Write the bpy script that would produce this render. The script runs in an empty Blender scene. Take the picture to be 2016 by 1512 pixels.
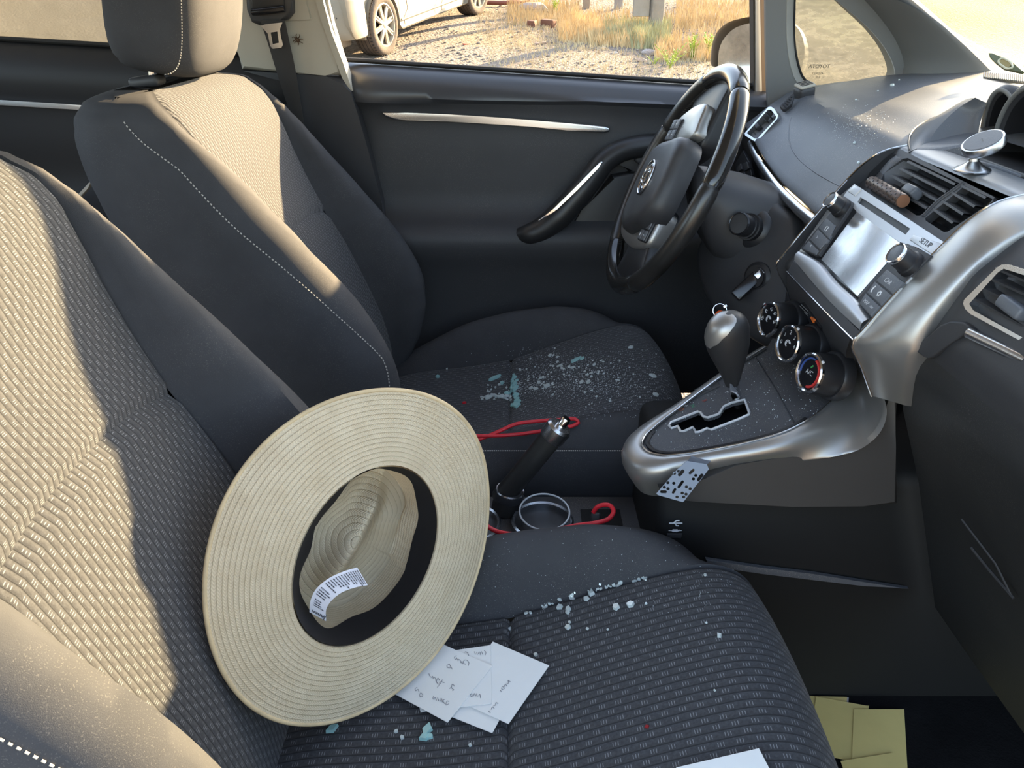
import bpy, bmesh, math, random
import numpy as np
from mathutils import Vector, Matrix, geometry

SC = bpy.context.scene
COL = SC.collection
RND = random.Random(7)

# ------------------------------------------------------------------ camera
CAM_POS = np.array([0.0, -0.915, 1.026])
PITCH = math.radians(27.0)
FPX = 1515.0
cam_data = bpy.data.cameras.new('camera')
cam_data.sensor_fit = 'HORIZONTAL'
cam_data.sensor_width = 36.0
cam_data.lens = 36.0 * FPX / 2016.0
cam_data.clip_start = 0.02
cam_data.clip_end = 500
cam = bpy.data.objects.new('camera', cam_data)
cam.location = CAM_POS
cam.rotation_euler = (math.radians(90) - PITCH, 0, 0)
COL.objects.link(cam)
SC.camera = cam

# ------------------------------------------------------------------ light
SUN_M, SUN_EL = 1.04, 17.3            # heading: forward per unit of left; elevation in degrees
SUN_COL = (1.0, 0.73, 0.40)
SUN_POWER = 38.0
SKY_POWER = 0.88
EXPOSURE = 0.0
_h = Vector((SUN_M, 1.0, 0)).normalized()
_e = math.radians(SUN_EL)
SUN_DIR = Vector((_h.x * math.cos(_e), _h.y * math.cos(_e), math.sin(_e)))   # towards the sun
sd = bpy.data.lights.new('sun', 'SUN')
sd.energy = SUN_POWER
sd.color = SUN_COL
sd.angle = math.radians(0.55)
so = bpy.data.objects.new('sun', sd)
so.rotation_euler = SUN_DIR.to_track_quat('Z', 'Y').to_euler()
so.location = (3, 3, 6)
COL.objects.link(so)

world = bpy.data.worlds.new('sky')
SC.world = world
world.use_nodes = True
wn = world.node_tree.nodes
wn.clear()
w_out = wn.new('ShaderNodeOutputWorld')
w_bg = wn.new('ShaderNodeBackground')
w_sky = wn.new('ShaderNodeTexSky')
w_sky.sky_type = 'NISHITA'
w_sky.sun_disc = False
w_sky.sun_elevation = _e
w_sky.sun_rotation = math.atan2(SUN_DIR.x, SUN_DIR.y)
w_sky.air_density = 1.0
w_sky.dust_density = 1.5
w_sky.ozone_density = 1.0
w_bg.inputs['Strength'].default_value = SKY_POWER
w_hs = wn.new('ShaderNodeHueSaturation')
w_hs.inputs['Saturation'].default_value = .76
world.node_tree.links.new(w_sky.outputs[0], w_hs.inputs['Color'])
world.node_tree.links.new(w_hs.outputs[0], w_bg.inputs['Color'])
world.node_tree.links.new(w_bg.outputs[0], w_out.inputs['Surface'])

SC.view_settings.view_transform = 'Standard'
SC.view_settings.look = 'None'
SC.view_settings.gamma = 1.0
SC.view_settings.exposure = EXPOSURE
SC.view_settings.use_curve_mapping = False
SC.cycles.max_bounces = 8
SC.cycles.diffuse_bounces = 4
SC.cycles.transparent_max_bounces = 12

# ------------------------------------------------------------------ geometry helpers
_D = np.array([0, math.cos(PITCH), -math.sin(PITCH)])
_U = np.array([0, math.sin(PITCH), math.cos(PITCH)])

def ray(u, v):
    return _D + np.array([1.0, 0, 0]) * (u - 1008) / FPX + _U * (756 - v) / FPX

def AY(u, v, y):
    q = ray(u, v)
    return CAM_POS + q * (y - CAM_POS[1]) / q[1]

def AX(u, v, x):
    q = ray(u, v)
    return CAM_POS + q * (x - CAM_POS[0]) / q[0]

def AZ(u, v, z):
    q = ray(u, v)
    return CAM_POS + q * (z - CAM_POS[2]) / q[2]

class Plane:
    def __init__(s, p, n):
        s.p = np.array(p, float)
        s.n = np.array(n, float) / np.linalg.norm(n)
    def at(s, u, v, off=0.0):
        q = ray(u, v)
        t = ((s.p + s.n * off - CAM_POS) @ s.n) / (q @ s.n)
        return CAM_POS + q * t
    def pts(s, uv, off=0.0):
        return [s.at(u, v, off) for u, v in uv]

def cr(xs, ys, q):
    """cubic Hermite through the points (xs increasing)"""
    xs = np.asarray(xs, float)
    ys = np.asarray(ys, float)
    q = np.asarray(q, float)
    d = np.diff(ys) / np.diff(xs)
    m = np.empty_like(ys)
    m[0], m[-1] = d[0], d[-1]
    h = np.diff(xs)
    m[1:-1] = (d[:-1] * h[1:] + d[1:] * h[:-1]) / (h[1:] + h[:-1])
    i = np.clip(np.searchsorted(xs, q) - 1, 0, len(xs) - 2)
    t = (q - xs[i]) / h[i]
    return ((2*t**3-3*t**2+1)*ys[i] + (t**3-2*t**2+t)*h[i]*m[i] + (-2*t**3+3*t**2)*ys[i+1] + (t**3-t**2)*h[i]*m[i+1])

def path(ctrl, n, closed=False):
    """smooth path through control points, n samples"""
    P = np.asarray(ctrl, float)
    if closed:
        k = 3
        P = np.vstack([P[-k:], P, P[:k + 1]])
    L = np.concatenate([[0], np.cumsum(np.linalg.norm(np.diff(P, axis=0), axis=1))])
    if closed:
        q = np.linspace(L[3], L[3 + len(ctrl)], n + 1)[:-1]
    else:
        q = np.linspace(0, L[-1], n)
    return np.stack([cr(L, P[:, j], q) for j in range(P.shape[1])], 1)

def new_obj(name, me, mat=None, parent=None):
    o = bpy.data.objects.new(name, me)
    COL.objects.link(o)
    if mat is not None and me is not None:
        me.materials.clear()
        me.materials.append(mat)
    if parent is not None:
        o.parent = parent
        o.matrix_parent_inverse = Matrix.Translation(-parent.location)
    return o

def finish(name, me, mat, parent, smooth=True, angle=40):
    me.validate()
    if smooth:
        me.polygons.foreach_set('use_smooth', [True] * len(me.polygons))
        if angle < 180:
            me.set_sharp_from_angle(angle=math.radians(angle))
    me.update()
    return new_obj(name, me, mat, parent)

def mesh(name, V, F, mat, parent=None, smooth=True, angle=40, uv=None):
    me = bpy.data.meshes.new(name)
    me.from_pydata([tuple(map(float, v)) for v in V], [], F)
    if uv is not None:
        l = me.uv_layers.new(name='UVMap')
        idx = np.empty(len(me.loops), int)
        me.loops.foreach_get('vertex_index', idx)
        l.data.foreach_set('uv', np.asarray(uv, float)[idx].ravel())
    return finish(name, me, mat, parent, smooth, angle)

def grid_vf(G, cu=False, cv=False, off=0):
    G = np.asarray(G, float)
    n, m = G.shape[:2]
    V = G.reshape(-1, 3)
    F = []
    for i in range(n if cu else n - 1):
        for j in range(m if cv else m - 1):
            a, b = i, (i + 1) % n
            c, d = j, (j + 1) % m
            F.append((off + a*m+c, off + a*m+d, off + b*m+d, off + b*m+c))
    return V, F

def grid(name, G, mat, parent=None, cu=False, cv=False, uv=None, angle=60, cap=False):
    V, F = grid_vf(G, cu, cv)
    n, m = np.asarray(G).shape[:2]
    if cap and cv:
        F.append(tuple(range(m))[::-1])
        F.append(tuple((n - 1) * m + j for j in range(m)))
    return mesh(name, V, F, mat, parent, True, angle, uv=None if uv is None else np.asarray(uv).reshape(-1, 2))

class MB:
    """collects pieces into one mesh"""
    def __init__(s):
        s.V, s.F = [], []
    def add(s, V, F):
        o = len(s.V)
        s.V += [tuple(map(float, v)) for v in V]
        s.F += [tuple(i + o for i in f) for f in F]
    def tube(s, P, r, n=8, closed=False, caps=True):
        s.add(*tube_vf(P, r, n, closed, caps))
    def slab(s, pts, th, holes=()):
        s.add(*slab_vf(pts, th, holes))
    def box(s, M, d):
        x, y, z = d[0]/2, d[1]/2, d[2]/2
        c = [M @ Vector(p) for p in ((-x,-y,-z),(x,-y,-z),(x,y,-z),(-x,y,-z),(-x,-y,z),(x,-y,z),(x,y,z),(-x,y,z))]
        s.add(c, [(0,3,2,1),(4,5,6,7),(0,1,5,4),(1,2,6,5),(2,3,7,6),(3,0,4,7)])
    def build(s, name, mat, parent=None, smooth=True, angle=40):
        return mesh(name, s.V, s.F, mat, parent, smooth, angle)

def tube_vf(P, r, n=8, closed=False, caps=True, flat=1.0, upv=None):
    P = np.asarray(P, float)
    N = len(P)
    r = np.broadcast_to(np.asarray(r, float), (N,))
    T = np.empty_like(P)
    for i in range(N):
        a = P[(i - 1) % N] if (closed or i > 0) else P[i]
        b = P[(i + 1) % N] if (closed or i < N - 1) else P[i]
        t = b - a
        T[i] = t / max(np.linalg.norm(t), 1e-9)
    ref = np.array(upv if upv is not None else ([0, 0, 1.0] if abs(T[0][2]) < .9 else [1.0, 0, 0]))
    nrm = ref - T[0] * (ref @ T[0])
    nrm /= np.linalg.norm(nrm)
    G = []
    for i in range(N):
        if upv is not None:
            nrm = ref - T[i] * (ref @ T[i])
        else:
            nrm = nrm - T[i] * (nrm @ T[i])
        nrm = nrm / max(np.linalg.norm(nrm), 1e-9)
        bi = np.cross(T[i], nrm)
        G.append([P[i] + r[i] * (flat * nrm * math.cos(a) + bi * math.sin(a)) for a in np.linspace(0, 2*math.pi, n, endpoint=False)])
    V, F = grid_vf(G, closed, True)
    if caps and not closed:
        F.append(tuple(range(n))[::-1])
        F.append(tuple((N - 1) * n + j for j in range(n)))
    return V, F

def tube(name, P, r, mat, parent=None, n=10, closed=False, flat=1.0, upv=None, angle=50):
    V, F = tube_vf(P, r, n, closed, True, flat, upv)
    return mesh(name, V, F, mat, parent, True, angle)

def basis(n, x=None):
    n = Vector(n).normalized()
    x = Vector(x) if x is not None else (Vector((1, 0, 0)) if abs(n.x) < .9 else Vector((0, 1, 0)))
    x = (x - n * x.dot(n)).normalized()
    y = n.cross(x)
    return x, y, n

def frame(o, n, x=None):
    x, y, n = basis(n, x)
    M = Matrix((x, y, n)).transposed().to_4x4()
    M.translation = Vector(o)
    return M

def lathe_vf(prof, M, n=32, cap=True, a0=0, a1=2*math.pi):
    full = abs(a1 - a0 - 2*math.pi) < 1e-6
    A = np.linspace(a0, a1, n, endpoint=not full)
    G = [[M @ Vector((r*math.cos(a), r*math.sin(a), h)) for a in A] for r, h in prof]
    V, F = grid_vf(G, False, full)
    if cap and full:
        if prof[0][0] > 1e-6: F.append(tuple(range(n))[::-1])
        if prof[-1][0] > 1e-6: F.append(tuple((len(prof)-1)*n + j for j in range(n)))
    return V, F

def lathe(name, prof, M, mat, parent=None, n=32, cap=True, angle=35):
    V, F = lathe_vf(prof, M, n, cap)
    return mesh(name, V, F, mat, parent, True, angle)

def slab_vf(pts, th, holes=()):
    """planar outline (3-D points) extruded by th against its viewer-facing normal; holes are outlines too"""
    P = [Vector(p) for p in pts]
    c = sum(P, Vector()) / len(P)
    n = Vector()
    for i in range(len(P)):
        n += (P[i] - c).cross(P[(i + 1) % len(P)] - c)
    n.normalize()
    if n.dot(Vector(CAM_POS) - c) < 0:
        P.reverse()
        n = -n
    loops = [P] + [[Vector(p) for p in h] for h in holes]
    x, y, n = basis(n)
    flat2 = [[Vector((p.dot(x), p.dot(y), 0)) for p in l] for l in loops]
    tri = geometry.tessellate_polygon(flat2)
    allp = [p for l in loops for p in l]
    N = len(allp)
    V = allp + [p - n * th for p in allp]
    F = []
    for t in tri:
        a, b, d = t
        if (flat2_get(flat2, b) - flat2_get(flat2, a)).cross(flat2_get(flat2, d) - flat2_get(flat2, a)).z < 0:
            b, d = d, b
        F.append((a, b, d))
        F.append((d + N, b + N, a + N))
    o = 0
    for l in loops:
        k = len(l)
        for i in range(k):
            a, b = o + i, o + (i + 1) % k
            F.append((a, a + N, b + N, b))
        o += k
    return V, F

def flat2_get(loops, i):
    for l in loops:
        if i < len(l): return l[i]
        i -= len(l)

def slab(name, pts, th, mat, parent=None, holes=(), bevel=0.0, smooth=True):
    if bevel <= 0 or holes:
        V, F = slab_vf(pts, th, holes)
        return mesh(name, V, F, mat, parent, smooth, 35)
    P = [Vector(p) for p in pts]
    c = sum(P, Vector()) / len(P)
    n = Vector()
    for i in range(len(P)):
        n += (P[i] - c).cross(P[(i + 1) % len(P)] - c)
    n.normalize()
    if n.dot(Vector(CAM_POS) - c) < 0:
        P.reverse(); n = -n
    bm = bmesh.new()
    top = [bm.verts.new(p) for p in P]
    bot = [bm.verts.new(p - n * th) for p in P]
    f = bm.faces.new(top)
    bm.faces.new(bot[::-1])
    for i in range(len(P)):
        j = (i + 1) % len(P)
        bm.faces.new((top[i], bot[i], bot[j], top[j]))
    bmesh.ops.bevel(bm, geom=list(f.edges), offset=bevel, segments=3, profile=.5, affect='EDGES', clamp_overlap=True)
    me = bpy.data.meshes.new(name)
    bm.to_mesh(me); bm.free()
    return finish(name, me, mat, parent, smooth, 35)

def rbox(name, M, d, mat, parent=None, r=.004, seg=3, angle=60, taper=None):
    bm = bmesh.new()
    bmesh.ops.create_cube(bm, size=1)
    for v in bm.verts:
        k = 1.0
        if taper and v.co.z > 0: k = taper
        v.co = Vector((v.co.x * d[0] * k, v.co.y * d[1] * k, v.co.z * d[2]))
    bmesh.ops.bevel(bm, geom=list(bm.edges), offset=min(r, min(d) * .49), segments=seg, profile=.5, affect='EDGES', clamp_overlap=True)
    bmesh.ops.transform(bm, matrix=M, verts=bm.verts)
    me = bpy.data.meshes.new(name)
    bm.to_mesh(me); bm.free()
    return finish(name, me, mat, parent, True, angle)

def rrect(w, h, r, n=5):
    o = []
    for cx, cy, a in ((w/2-r, h/2-r, 0), (-w/2+r, h/2-r, 90), (-w/2+r, -h/2+r, 180), (w/2-r, -h/2+r, 270)):
        for k in range(n + 1):
            t = math.radians(a + 90 * k / n)
            o.append((cx + r*math.cos(t), cy + r*math.sin(t)))
    return o

def ellipse(c, a, b, n=24, rot=0):
    o = []
    for k in range(n):
        t = 2*math.pi*k/n
        x, y = a*math.cos(t), b*math.sin(t)
        o.append((c[0] + x*math.cos(rot) - y*math.sin(rot), c[1] + x*math.sin(rot) + y*math.cos(rot)))
    return o

def thing(name, label, cat, loc=(0, 0, 0), group=None):
    o = bpy.data.objects.new(name, None)
    COL.objects.link(o)
    o.location = loc
    o.empty_display_size = .05
    o['label'] = label
    o['category'] = cat
    if group: o['group'] = group
    return o

def tag(o, label, cat, group=None):
    o['label'] = label
    o['category'] = cat
    if group: o['group'] = group
    return o

def struct(o, label=None):
    o['kind'] = 'structure'
    if label: o['label'] = label
    return o

def stuff(o):
    o['kind'] = 'stuff'
    return o

# ------------------------------------------------------------------ materials
class NT:
    def __init__(s, name):
        s.m = bpy.data.materials.new(name)
        s.m.use_nodes = True
        s.t = s.m.node_tree
        s.n = s.t.nodes
        s.n.clear()
        s.out = s.n.new('ShaderNodeOutputMaterial')
    def link(s, a, b):
        s.t.links.new(a, b)
    def node(s, kind, **kw):
        n = s.n.new(kind)
        for k, v in kw.items():
            if k in n.inputs: s.put(n.inputs[k], v)
            else: setattr(n, k, v)
        return n
    def put(s, inp, v):
        if isinstance(v, bpy.types.NodeSocket): s.link(v, inp)
        else: inp.default_value = v
    def math(s, op, a, b=None, c=None):
        n = s.n.new('ShaderNodeMath')
        n.operation = op
        for i, v in enumerate((a, b, c)):
            if v is not None: s.put(n.inputs[i], v)
        return n.outputs[0]
    def mix(s, f, a, b):
        n = s.n.new('ShaderNodeMix')
        n.data_type = 'RGBA'
        s.put(n.inputs[0], f)
        s.put(n.inputs[6], a if not isinstance(a, tuple) else (*a[:3], 1))
        s.put(n.inputs[7], b if not isinstance(b, tuple) else (*b[:3], 1))
        return n.outputs[2]
    def noise(s, scale, detail=3, rough=.55, coord=None, dim='3D'):
        n = s.n.new('ShaderNodeTexNoise')
        n.inputs['Scale'].default_value = scale
        n.inputs['Detail'].default_value = detail
        n.inputs['Roughness'].default_value = rough
        s.link(coord if coord is not None else s.obj(), n.inputs['Vector'])
        return n.outputs[0]
    def obj(s):
        if not hasattr(s, '_tc'): s._tc = s.n.new('ShaderNodeTexCoord')
        return s._tc.outputs['Object']
    def uv(s):
        if not hasattr(s, '_tc'): s._tc = s.n.new('ShaderNodeTexCoord')
        return s._tc.outputs['UV']
    def ramp(s, f, a, b, ca=(0, 0, 0), cb=(1, 1, 1)):
        n = s.n.new('ShaderNodeMapRange')
        s.put(n.inputs[0], f)
        n.inputs[1].default_value, n.inputs[2].default_value = a, b
        if ca == (0, 0, 0) and cb == (1, 1, 1): return n.outputs[0]
        return s.mix(n.outputs[0], ca, cb)
    def bump(s, h, strength=.3, dist=.002):
        n = s.n.new('ShaderNodeBump')
        n.inputs['Strength'].default_value = strength
        n.inputs['Distance'].default_value = dist
        s.link(h, n.inputs['Height'])
        return n.outputs[0]
    def principled(s, **kw):
        n = s.n.new('ShaderNodeBsdfPrincipled')
        for k, v in kw.items():
            k = k.replace('_', ' ')
            if isinstance(v, tuple) and len(v) == 3: v = (*v, 1)
            s.put(n.inputs[k], v)
        s.link(n.outputs[0], s.out.inputs[0])
        return n

def plain(name, col, rough=.5, metal=0.0, grain=0, gs=.15, gd=.0006, vary=.12, vs=6, spec=.5, coat=0.0, dust=0.0, dustcol=(.55, .5, .43)):
    """one-colour material with a little variation, grain relief and optional speckled dust"""
    t = NT(name)
    n1 = t.noise(vs, 4, .6)
    dark = tuple(c * (1 - vary) for c in col)
    lite = tuple(min(1, c * (1 + vary)) for c in col)
    c = t.ramp(n1, .3, .7, dark, lite)
    if dust > 0:
        n2 = t.noise(900, 2, .5)
        n3 = t.noise(9, 3, .6)
        m = t.math('MULTIPLY', t.ramp(n2, .60, .68), t.ramp(n3, .42, .62))
        c = t.mix(t.math('MULTIPLY', m, dust), c, dustcol)
    kw = dict(Base_Color=c, Roughness=rough, Metallic=metal)
    if grain: kw['Normal'] = t.bump(t.noise(grain, 3, .6), gs, gd)
    b = t.principled(**kw)
    b.inputs['Specular IOR Level'].default_value = spec
    if coat: b.inputs['Coat Weight'].default_value = coat
    return t.m

def ribbed_fabric(name, base, tick, rib=.0092, rep=.0175):
    """woven seat fabric: lengthwise ribs with brick-offset groups of three pale threads (UV in metres)"""
    t = NT(name)
    sep = t.n.new('ShaderNodeSeparateXYZ')
    t.link(t.uv(), sep.inputs[0])
    u, v = sep.outputs[0], sep.outputs[1]
    vr = t.math('DIVIDE', v, rib)
    row = t.math('FLOOR', vr)
    fr = t.math('FRACT', vr)
    par = t.math('MULTIPLY', t.math('FLOORED_MODULO', row, 2.0), .5)
    gu = t.math('FRACT', t.math('ADD', t.math('DIVIDE', u, rep), par))
    inside = t.math('LESS_THAN', gu, .45)
    st = t.math('LESS_THAN', t.math('FRACT', t.math('DIVIDE', gu, .15)), .28)
    hi = t.math('MULTIPLY', t.math('GREATER_THAN', fr, .24), t.math('LESS_THAN', fr, .72))
    m = t.math('MULTIPLY', t.math('MULTIPLY', inside, st), hi)
    nz = t.noise(350, 3, .6)
    c0 = t.ramp(nz, .3, .7, tuple(b * .75 for b in base), tuple(b * 1.25 for b in base))
    groove = t.math('LESS_THAN', t.math('ABSOLUTE', t.math('SUBTRACT', fr, .5)), .42)
    c0 = t.mix(groove, tuple(b * .45 for b in base), c0)  # shade in the gaps between ribs, put into the colour
    c = t.mix(t.math('MULTIPLY', m, .85), c0, tick)
    h = t.math('ADD', t.math('SINE', t.math('MULTIPLY', fr, math.pi)), t.math('MULTIPLY', nz, .5))
    b = t.principled(Base_Color=c, Roughness=.9, Normal=t.bump(h, .5, .0016))
    b.inputs['Specular IOR Level'].default_value = .25
    b.inputs['Sheen Weight'].default_value = .12
    return t.m

def dusty_glass(name, amount, col, var=.5, scale=14, stretch=(1, 1, 1), low=None):
    t = NT(name)
    mp = t.n.new('ShaderNodeMapping')
    t.link(t.obj(), mp.inputs[0])
    mp.inputs['Scale'].default_value = stretch
    n = t.noise(scale, 6, .68, mp.outputs[0])
    n2 = t.noise(scale * 6, 3, .6, mp.outputs[0])
    f = t.math('ADD', t.math('MULTIPLY', t.ramp(n, .3, .7), .65), t.math('MULTIPLY', t.ramp(n2, .35, .65), .35))
    f = t.math('ADD', t.math('MULTIPLY', t.math('SUBTRACT', f, .5), var), amount)
    if low:
        sz = t.n.new('ShaderNodeSeparateXYZ'); t.link(t.obj(), sz.inputs[0])
        f = t.math('ADD', f, t.math('MULTIPLY', t.math('SUBTRACT', 1.0, t.ramp(sz.outputs[2], low[0], low[1])), low[2]))
    f.node.use_clamp = True
    tr = t.node('ShaderNodeBsdfTransparent', Color=(.93, .96, .94, 1))
    di = t.node('ShaderNodeBsdfDiffuse', Color=(*col, 1))
    tl = t.node('ShaderNodeBsdfTranslucent', Color=(*col, 1))
    m1 = t.n.new('ShaderNodeMixShader'); m1.inputs[0].default_value = .6
    t.link(di.outputs[0], m1.inputs[1]); t.link(tl.outputs[0], m1.inputs[2])
    gl = t.node('ShaderNodeBsdfGlossy', Roughness=.06)
    m2 = t.n.new('ShaderNodeMixShader')
    lw = t.node('ShaderNodeFresnel', IOR=1.45)
    t.link(lw.outputs[0], m2.inputs[0])
    m3 = t.n.new('ShaderNodeMixShader')
    t.link(f, m3.inputs[0]); t.link(tr.outputs[0], m3.inputs[1]); t.link(m1.outputs[0], m3.inputs[2])
    t.link(m3.outputs[0], m2.inputs[1]); t.link(gl.outputs[0], m2.inputs[2])
    t.link(m2.outputs[0], t.out.inputs[0])
    return t.m

M = {}
M['bolster'] = plain('bolster_fabric', (.045, .046, .051), .85, 0, 1400, .35, .0006, .10, 20, .3, dust=.10)
M['bolster_dusty'] = M['bolster']
M['insert'] = ribbed_fabric('rib_fabric', (.046, .047, .052), (.20, .205, .215))
M['rear_dark'] = plain('rear_dark_plastic', (.013, .013, .014), .6, 0, 500, .2, .0003, .1, 5, .4)
M['soft_dark'] = plain('soft_dark_plastic', (.030, .030, .034), .55, 0, 500, .25, .0004, .1, 5, .5)
M['door_panel'] = plain('door_panel_plastic', (.034, .035, .039), .62, 0, 700, .25, .0003, .08, 5, .5, dust=.1)
M['dash'] = plain('dash_plastic', (.095, .102, .116), .45, 0, 600, .3, .0004, .12, 7, .5, dust=.45)
M['door_top'] = plain('door_top_plastic', (.040, .042, .048), .36, 0, 700, .2, .0003, .08, 5, .6)
M['dash_dark'] = plain('dash_dark_plastic', (.035, .035, .038), .5, 0, 600, .25, .0003, .1, 6, .5)
M['black'] = plain('black_plastic', (.015, .015, .017), .42, 0, 0, 0, 0, .1, 6, .5)
M['black_gloss'] = plain('gloss_black_plastic', (.012, .012, .014), .18, 0, 0, 0, 0, .1, 6, .5)
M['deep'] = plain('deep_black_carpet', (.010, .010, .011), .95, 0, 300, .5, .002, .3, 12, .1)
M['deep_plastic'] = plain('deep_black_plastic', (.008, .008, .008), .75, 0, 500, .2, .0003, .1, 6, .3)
M['glovebox'] = plain('glovebox_plastic', (.019, .0195, .020), .5, 0, 600, .3, .0003, .1, 6, .5, dust=.1)
M['pillar_grey'] = plain('pillar_grey_plastic', (.165, .168, .165), .6, 0, 700, .2, .0003, .06, 4, .4)
M['beige'] = plain('beige_plastic', (.40, .37, .31), .6, 0, 700, .2, .0003, .06, 4, .4)
M['silver'] = plain('silver_paint', (.36, .35, .335), .36, .75, 0, 0, 0, .04, 5, .5)
M['silver_dull'] = plain('dull_silver_paint', (.24, .25, .265), .42, .5, 0, 0, 0, .04, 5, .5)
M['silver_light'] = plain('light_silver_paint', (.50, .51, .53), .36, .6, 0, 0, 0, .04, 5, .5)
M['chrome'] = plain('chrome', (.80, .80, .81), .12, 1.0, 0, 0, 0, .03, 5)
M['satin'] = plain('satin_chrome', (.66, .67, .69), .27, 1.0, 0, 0, 0, .04, 5)
M['leather'] = plain('worn_black_leather', (.020, .019, .018), .28, 0, 900, .18, .0003, .3, 14, .6)
M['rubber'] = plain('black_rubber', (.02, .02, .02), .75, 0, 0, 0, 0, .15, 8, .3)
M['thread'] = plain('pale_thread', (.42, .40, .37), .8)
M['white_mark'] = plain('white_print', (.62, .63, .65), .6)

# ------------------------------------------------------------------ lettering (mesh data made once, laid on surfaces later)
_dg = None
def text_mesh(s, bold=0.0):
    cu = bpy.data.curves.new('lettering', 'FONT')
    cu.body = s
    cu.size = 1.0
    cu.align_x = 'CENTER'; cu.align_y = 'CENTER'
    cu.extrude = .02
    cu.offset = bold
    o = bpy.data.objects.new('lettering', cu)
    COL.objects.link(o)
    dg = bpy.context.evaluated_depsgraph_get()
    me = bpy.data.meshes.new_from_object(o.evaluated_get(dg))
    bpy.data.objects.remove(o)
    bpy.data.curves.remove(cu)
    return me

def lettering(name, s, M, size, mat, parent, bold=0.0, sx=1.0):
    me = text_mesh(s, bold)
    me.transform(M @ Matrix.Diagonal((size * sx, size, size * .2, 1)))
    o = new_obj(name, me, mat, parent)
    return o

# ------------------------------------------------------------------ front seats (local x forward, y from the seat's middle line, z up)
def half_section(c, n):
    return path(c, n)

def build_seat(label):
    root = thing('car_seat', label, 'car seat', (0, 0.37, 0))
    OX, OY = 0.0, 0.37
    W = lambda G: np.asarray(G) + np.array([0, OY, 0])
    # ---- backrest
    zt = [.30, .36, .44, .51, .59, .675, .76, .82, .856, .882, .898, .904]
    xc = [-.250, -.256, -.275, -.302, -.333, -.372, -.405, -.425, -.442, -.463, -.488, -.515]
    xb = [-.238, -.204, -.180, -.181, -.217, -.280, -.350, -.400, -.436, -.465, -.492, -.518]
    xr = [-.400, -.430, -.465, -.495, -.523, -.555, -.585, -.602, -.607, -.600, -.580, -.550]
    hw = [.225, .240, .250, .253, .253, .251, .247, .240, .229, .210, .178, .12]
    sm = [.185, .180, .174, .170, .167, .166, .178, .190, .200, .190, .160, .108]
    zq = np.concatenate([np.linspace(.30, .83, 46), np.array([.84, .85, .858, .866, .873, .880, .886, .891, .895, .899, .9015, .9035])])
    f = lambda a: cr(zt, a, zq)
    XC, XB, XR, HW, SM = f(xc), f(xb), f(xr), f(hw), f(sm)
    NR = len(zq)
    arch = lambda z: math.exp(-((z - .656) / .06) ** 2)
    ins_s = np.array([-1, -.975, -.94] + list(np.linspace(-.88, .88, 25)) + [.94, .975, 1])
    ins, shell, uvs = [], [], []
    ulen = 0
    for i, z in enumerate(zq):
        c, b, r, h, s = XC[i], XB[i], XR[i], HW[i], SM[i]
        d = b - c
        if i: ulen += math.hypot(XC[i] - XC[i-1], z - zq[i-1])
        row, ur = [], []
        for k in ins_s:
            y = k * s
            x = c + .14 * d * abs(k) ** 3 + .006 * (1 - k * k)
            if abs(k) > .999: x -= .007
            elif abs(k) > .97: x -= .0015
            zz = z + .022 * (1 - k * k) * arch(z)
            row.append((x, y, zz)); ur.append((ulen, y))
        ins.append(row); uvs.append(ur)
        pk = min(.197, h - .035)
        pk = max(pk, s + .016)
        h = max(h, pk + .012)
        x0 = c + .14 * d
        ctrl = [(x0 - .001, s + .0025), (x0 + .12 * d, s + .006), (b - .20 * d - .002, pk - .011), (b, pk), (b - .010, pk + .6 * (h - pk)), (b - .042, h - .001),
                (.55 * b + .45 * r, h), (r + .05, h - .004), (r + .014, h - .03), (r - .004, h * .55), (r - .012, 0)]
        p = path(ctrl, 34)
        half = [(x0 - .007, s, z)] + [(q[0], q[1], z) for q in p]
        ring = half + [(q[0], -q[1], q[2]) for q in half[-2::-1]]
        shell.append(ring)
    ins, shell, uvs = np.array(ins), np.array(shell), np.array(uvs)
    # top cap of the shell closes towards the middle
    sh = W(shell)
    V, F = grid_vf(sh)
    m = sh.shape[1]
    F.append(tuple((NR - 1) * m + j for j in range(m))[::-1])
    o = mesh('backrest', V, F, M['bolster'], root, True, 60)
    k = int(np.argmin(np.abs(zq - .656)))
    up = ins[k:].copy(); lo = ins[:k + 1].copy()
    up[0, :, 0] -= .006; lo[-1, :, 0] -= .006
    last = up[-1].copy(); last[:, 0] -= .004
    grid('backrest_insert', W(lo), M['insert'], root, uv=uvs[:k + 1] * 1.25, angle=60)
    grid('backrest_insert', W(up), M['insert'], root, uv=uvs[k:] * 1.25 + np.array([.004, .003]), angle=60)
    # pale stitch line along both outer front edges of the backrest, laid on the shell itself
    mb = MB()
    zs = np.array([.480, .53, .58, .63, .68, .74, .79, .84, .877])
    xs = np.array([-.176, -.196, -.232, -.275, -.322, -.382, -.424, -.464, -.497])
    half_n = (shell.shape[1] + 1) // 2
    Pn = []
    for zz in np.linspace(.480, .877, 200):
        i_ = min(NR - 2, max(0, int(np.searchsorted(zq, zz)) - 1))
        f_ = (zz - zq[i_]) / (zq[i_ + 1] - zq[i_])
        ring_ = shell[i_] * (1 - f_) + shell[i_ + 1] * f_
        hh = ring_[8:half_n]
        kk = int(np.argmin(np.abs(hh[:, 0] - float(cr(zs, xs, np.array([zz]))[0])) + (hh[:, 1] < .1) * 9))
        kk = min(max(kk, 1), len(hh) - 2)
        xt = float(cr(zs, xs, np.array([zz]))[0])
        a_, b_ = (hh[kk - 1], hh[kk]) if hh[kk, 0] < xt else (hh[kk], hh[kk + 1])
        t_ = 0 if abs(b_[0] - a_[0]) < 1e-6 else min(1, max(0, (xt - a_[0]) / (b_[0] - a_[0])))
        p_ = a_ * (1 - t_) + b_ * t_
        Pn.append(p_ + np.array([.0005, .0006, .0003]))
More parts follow.
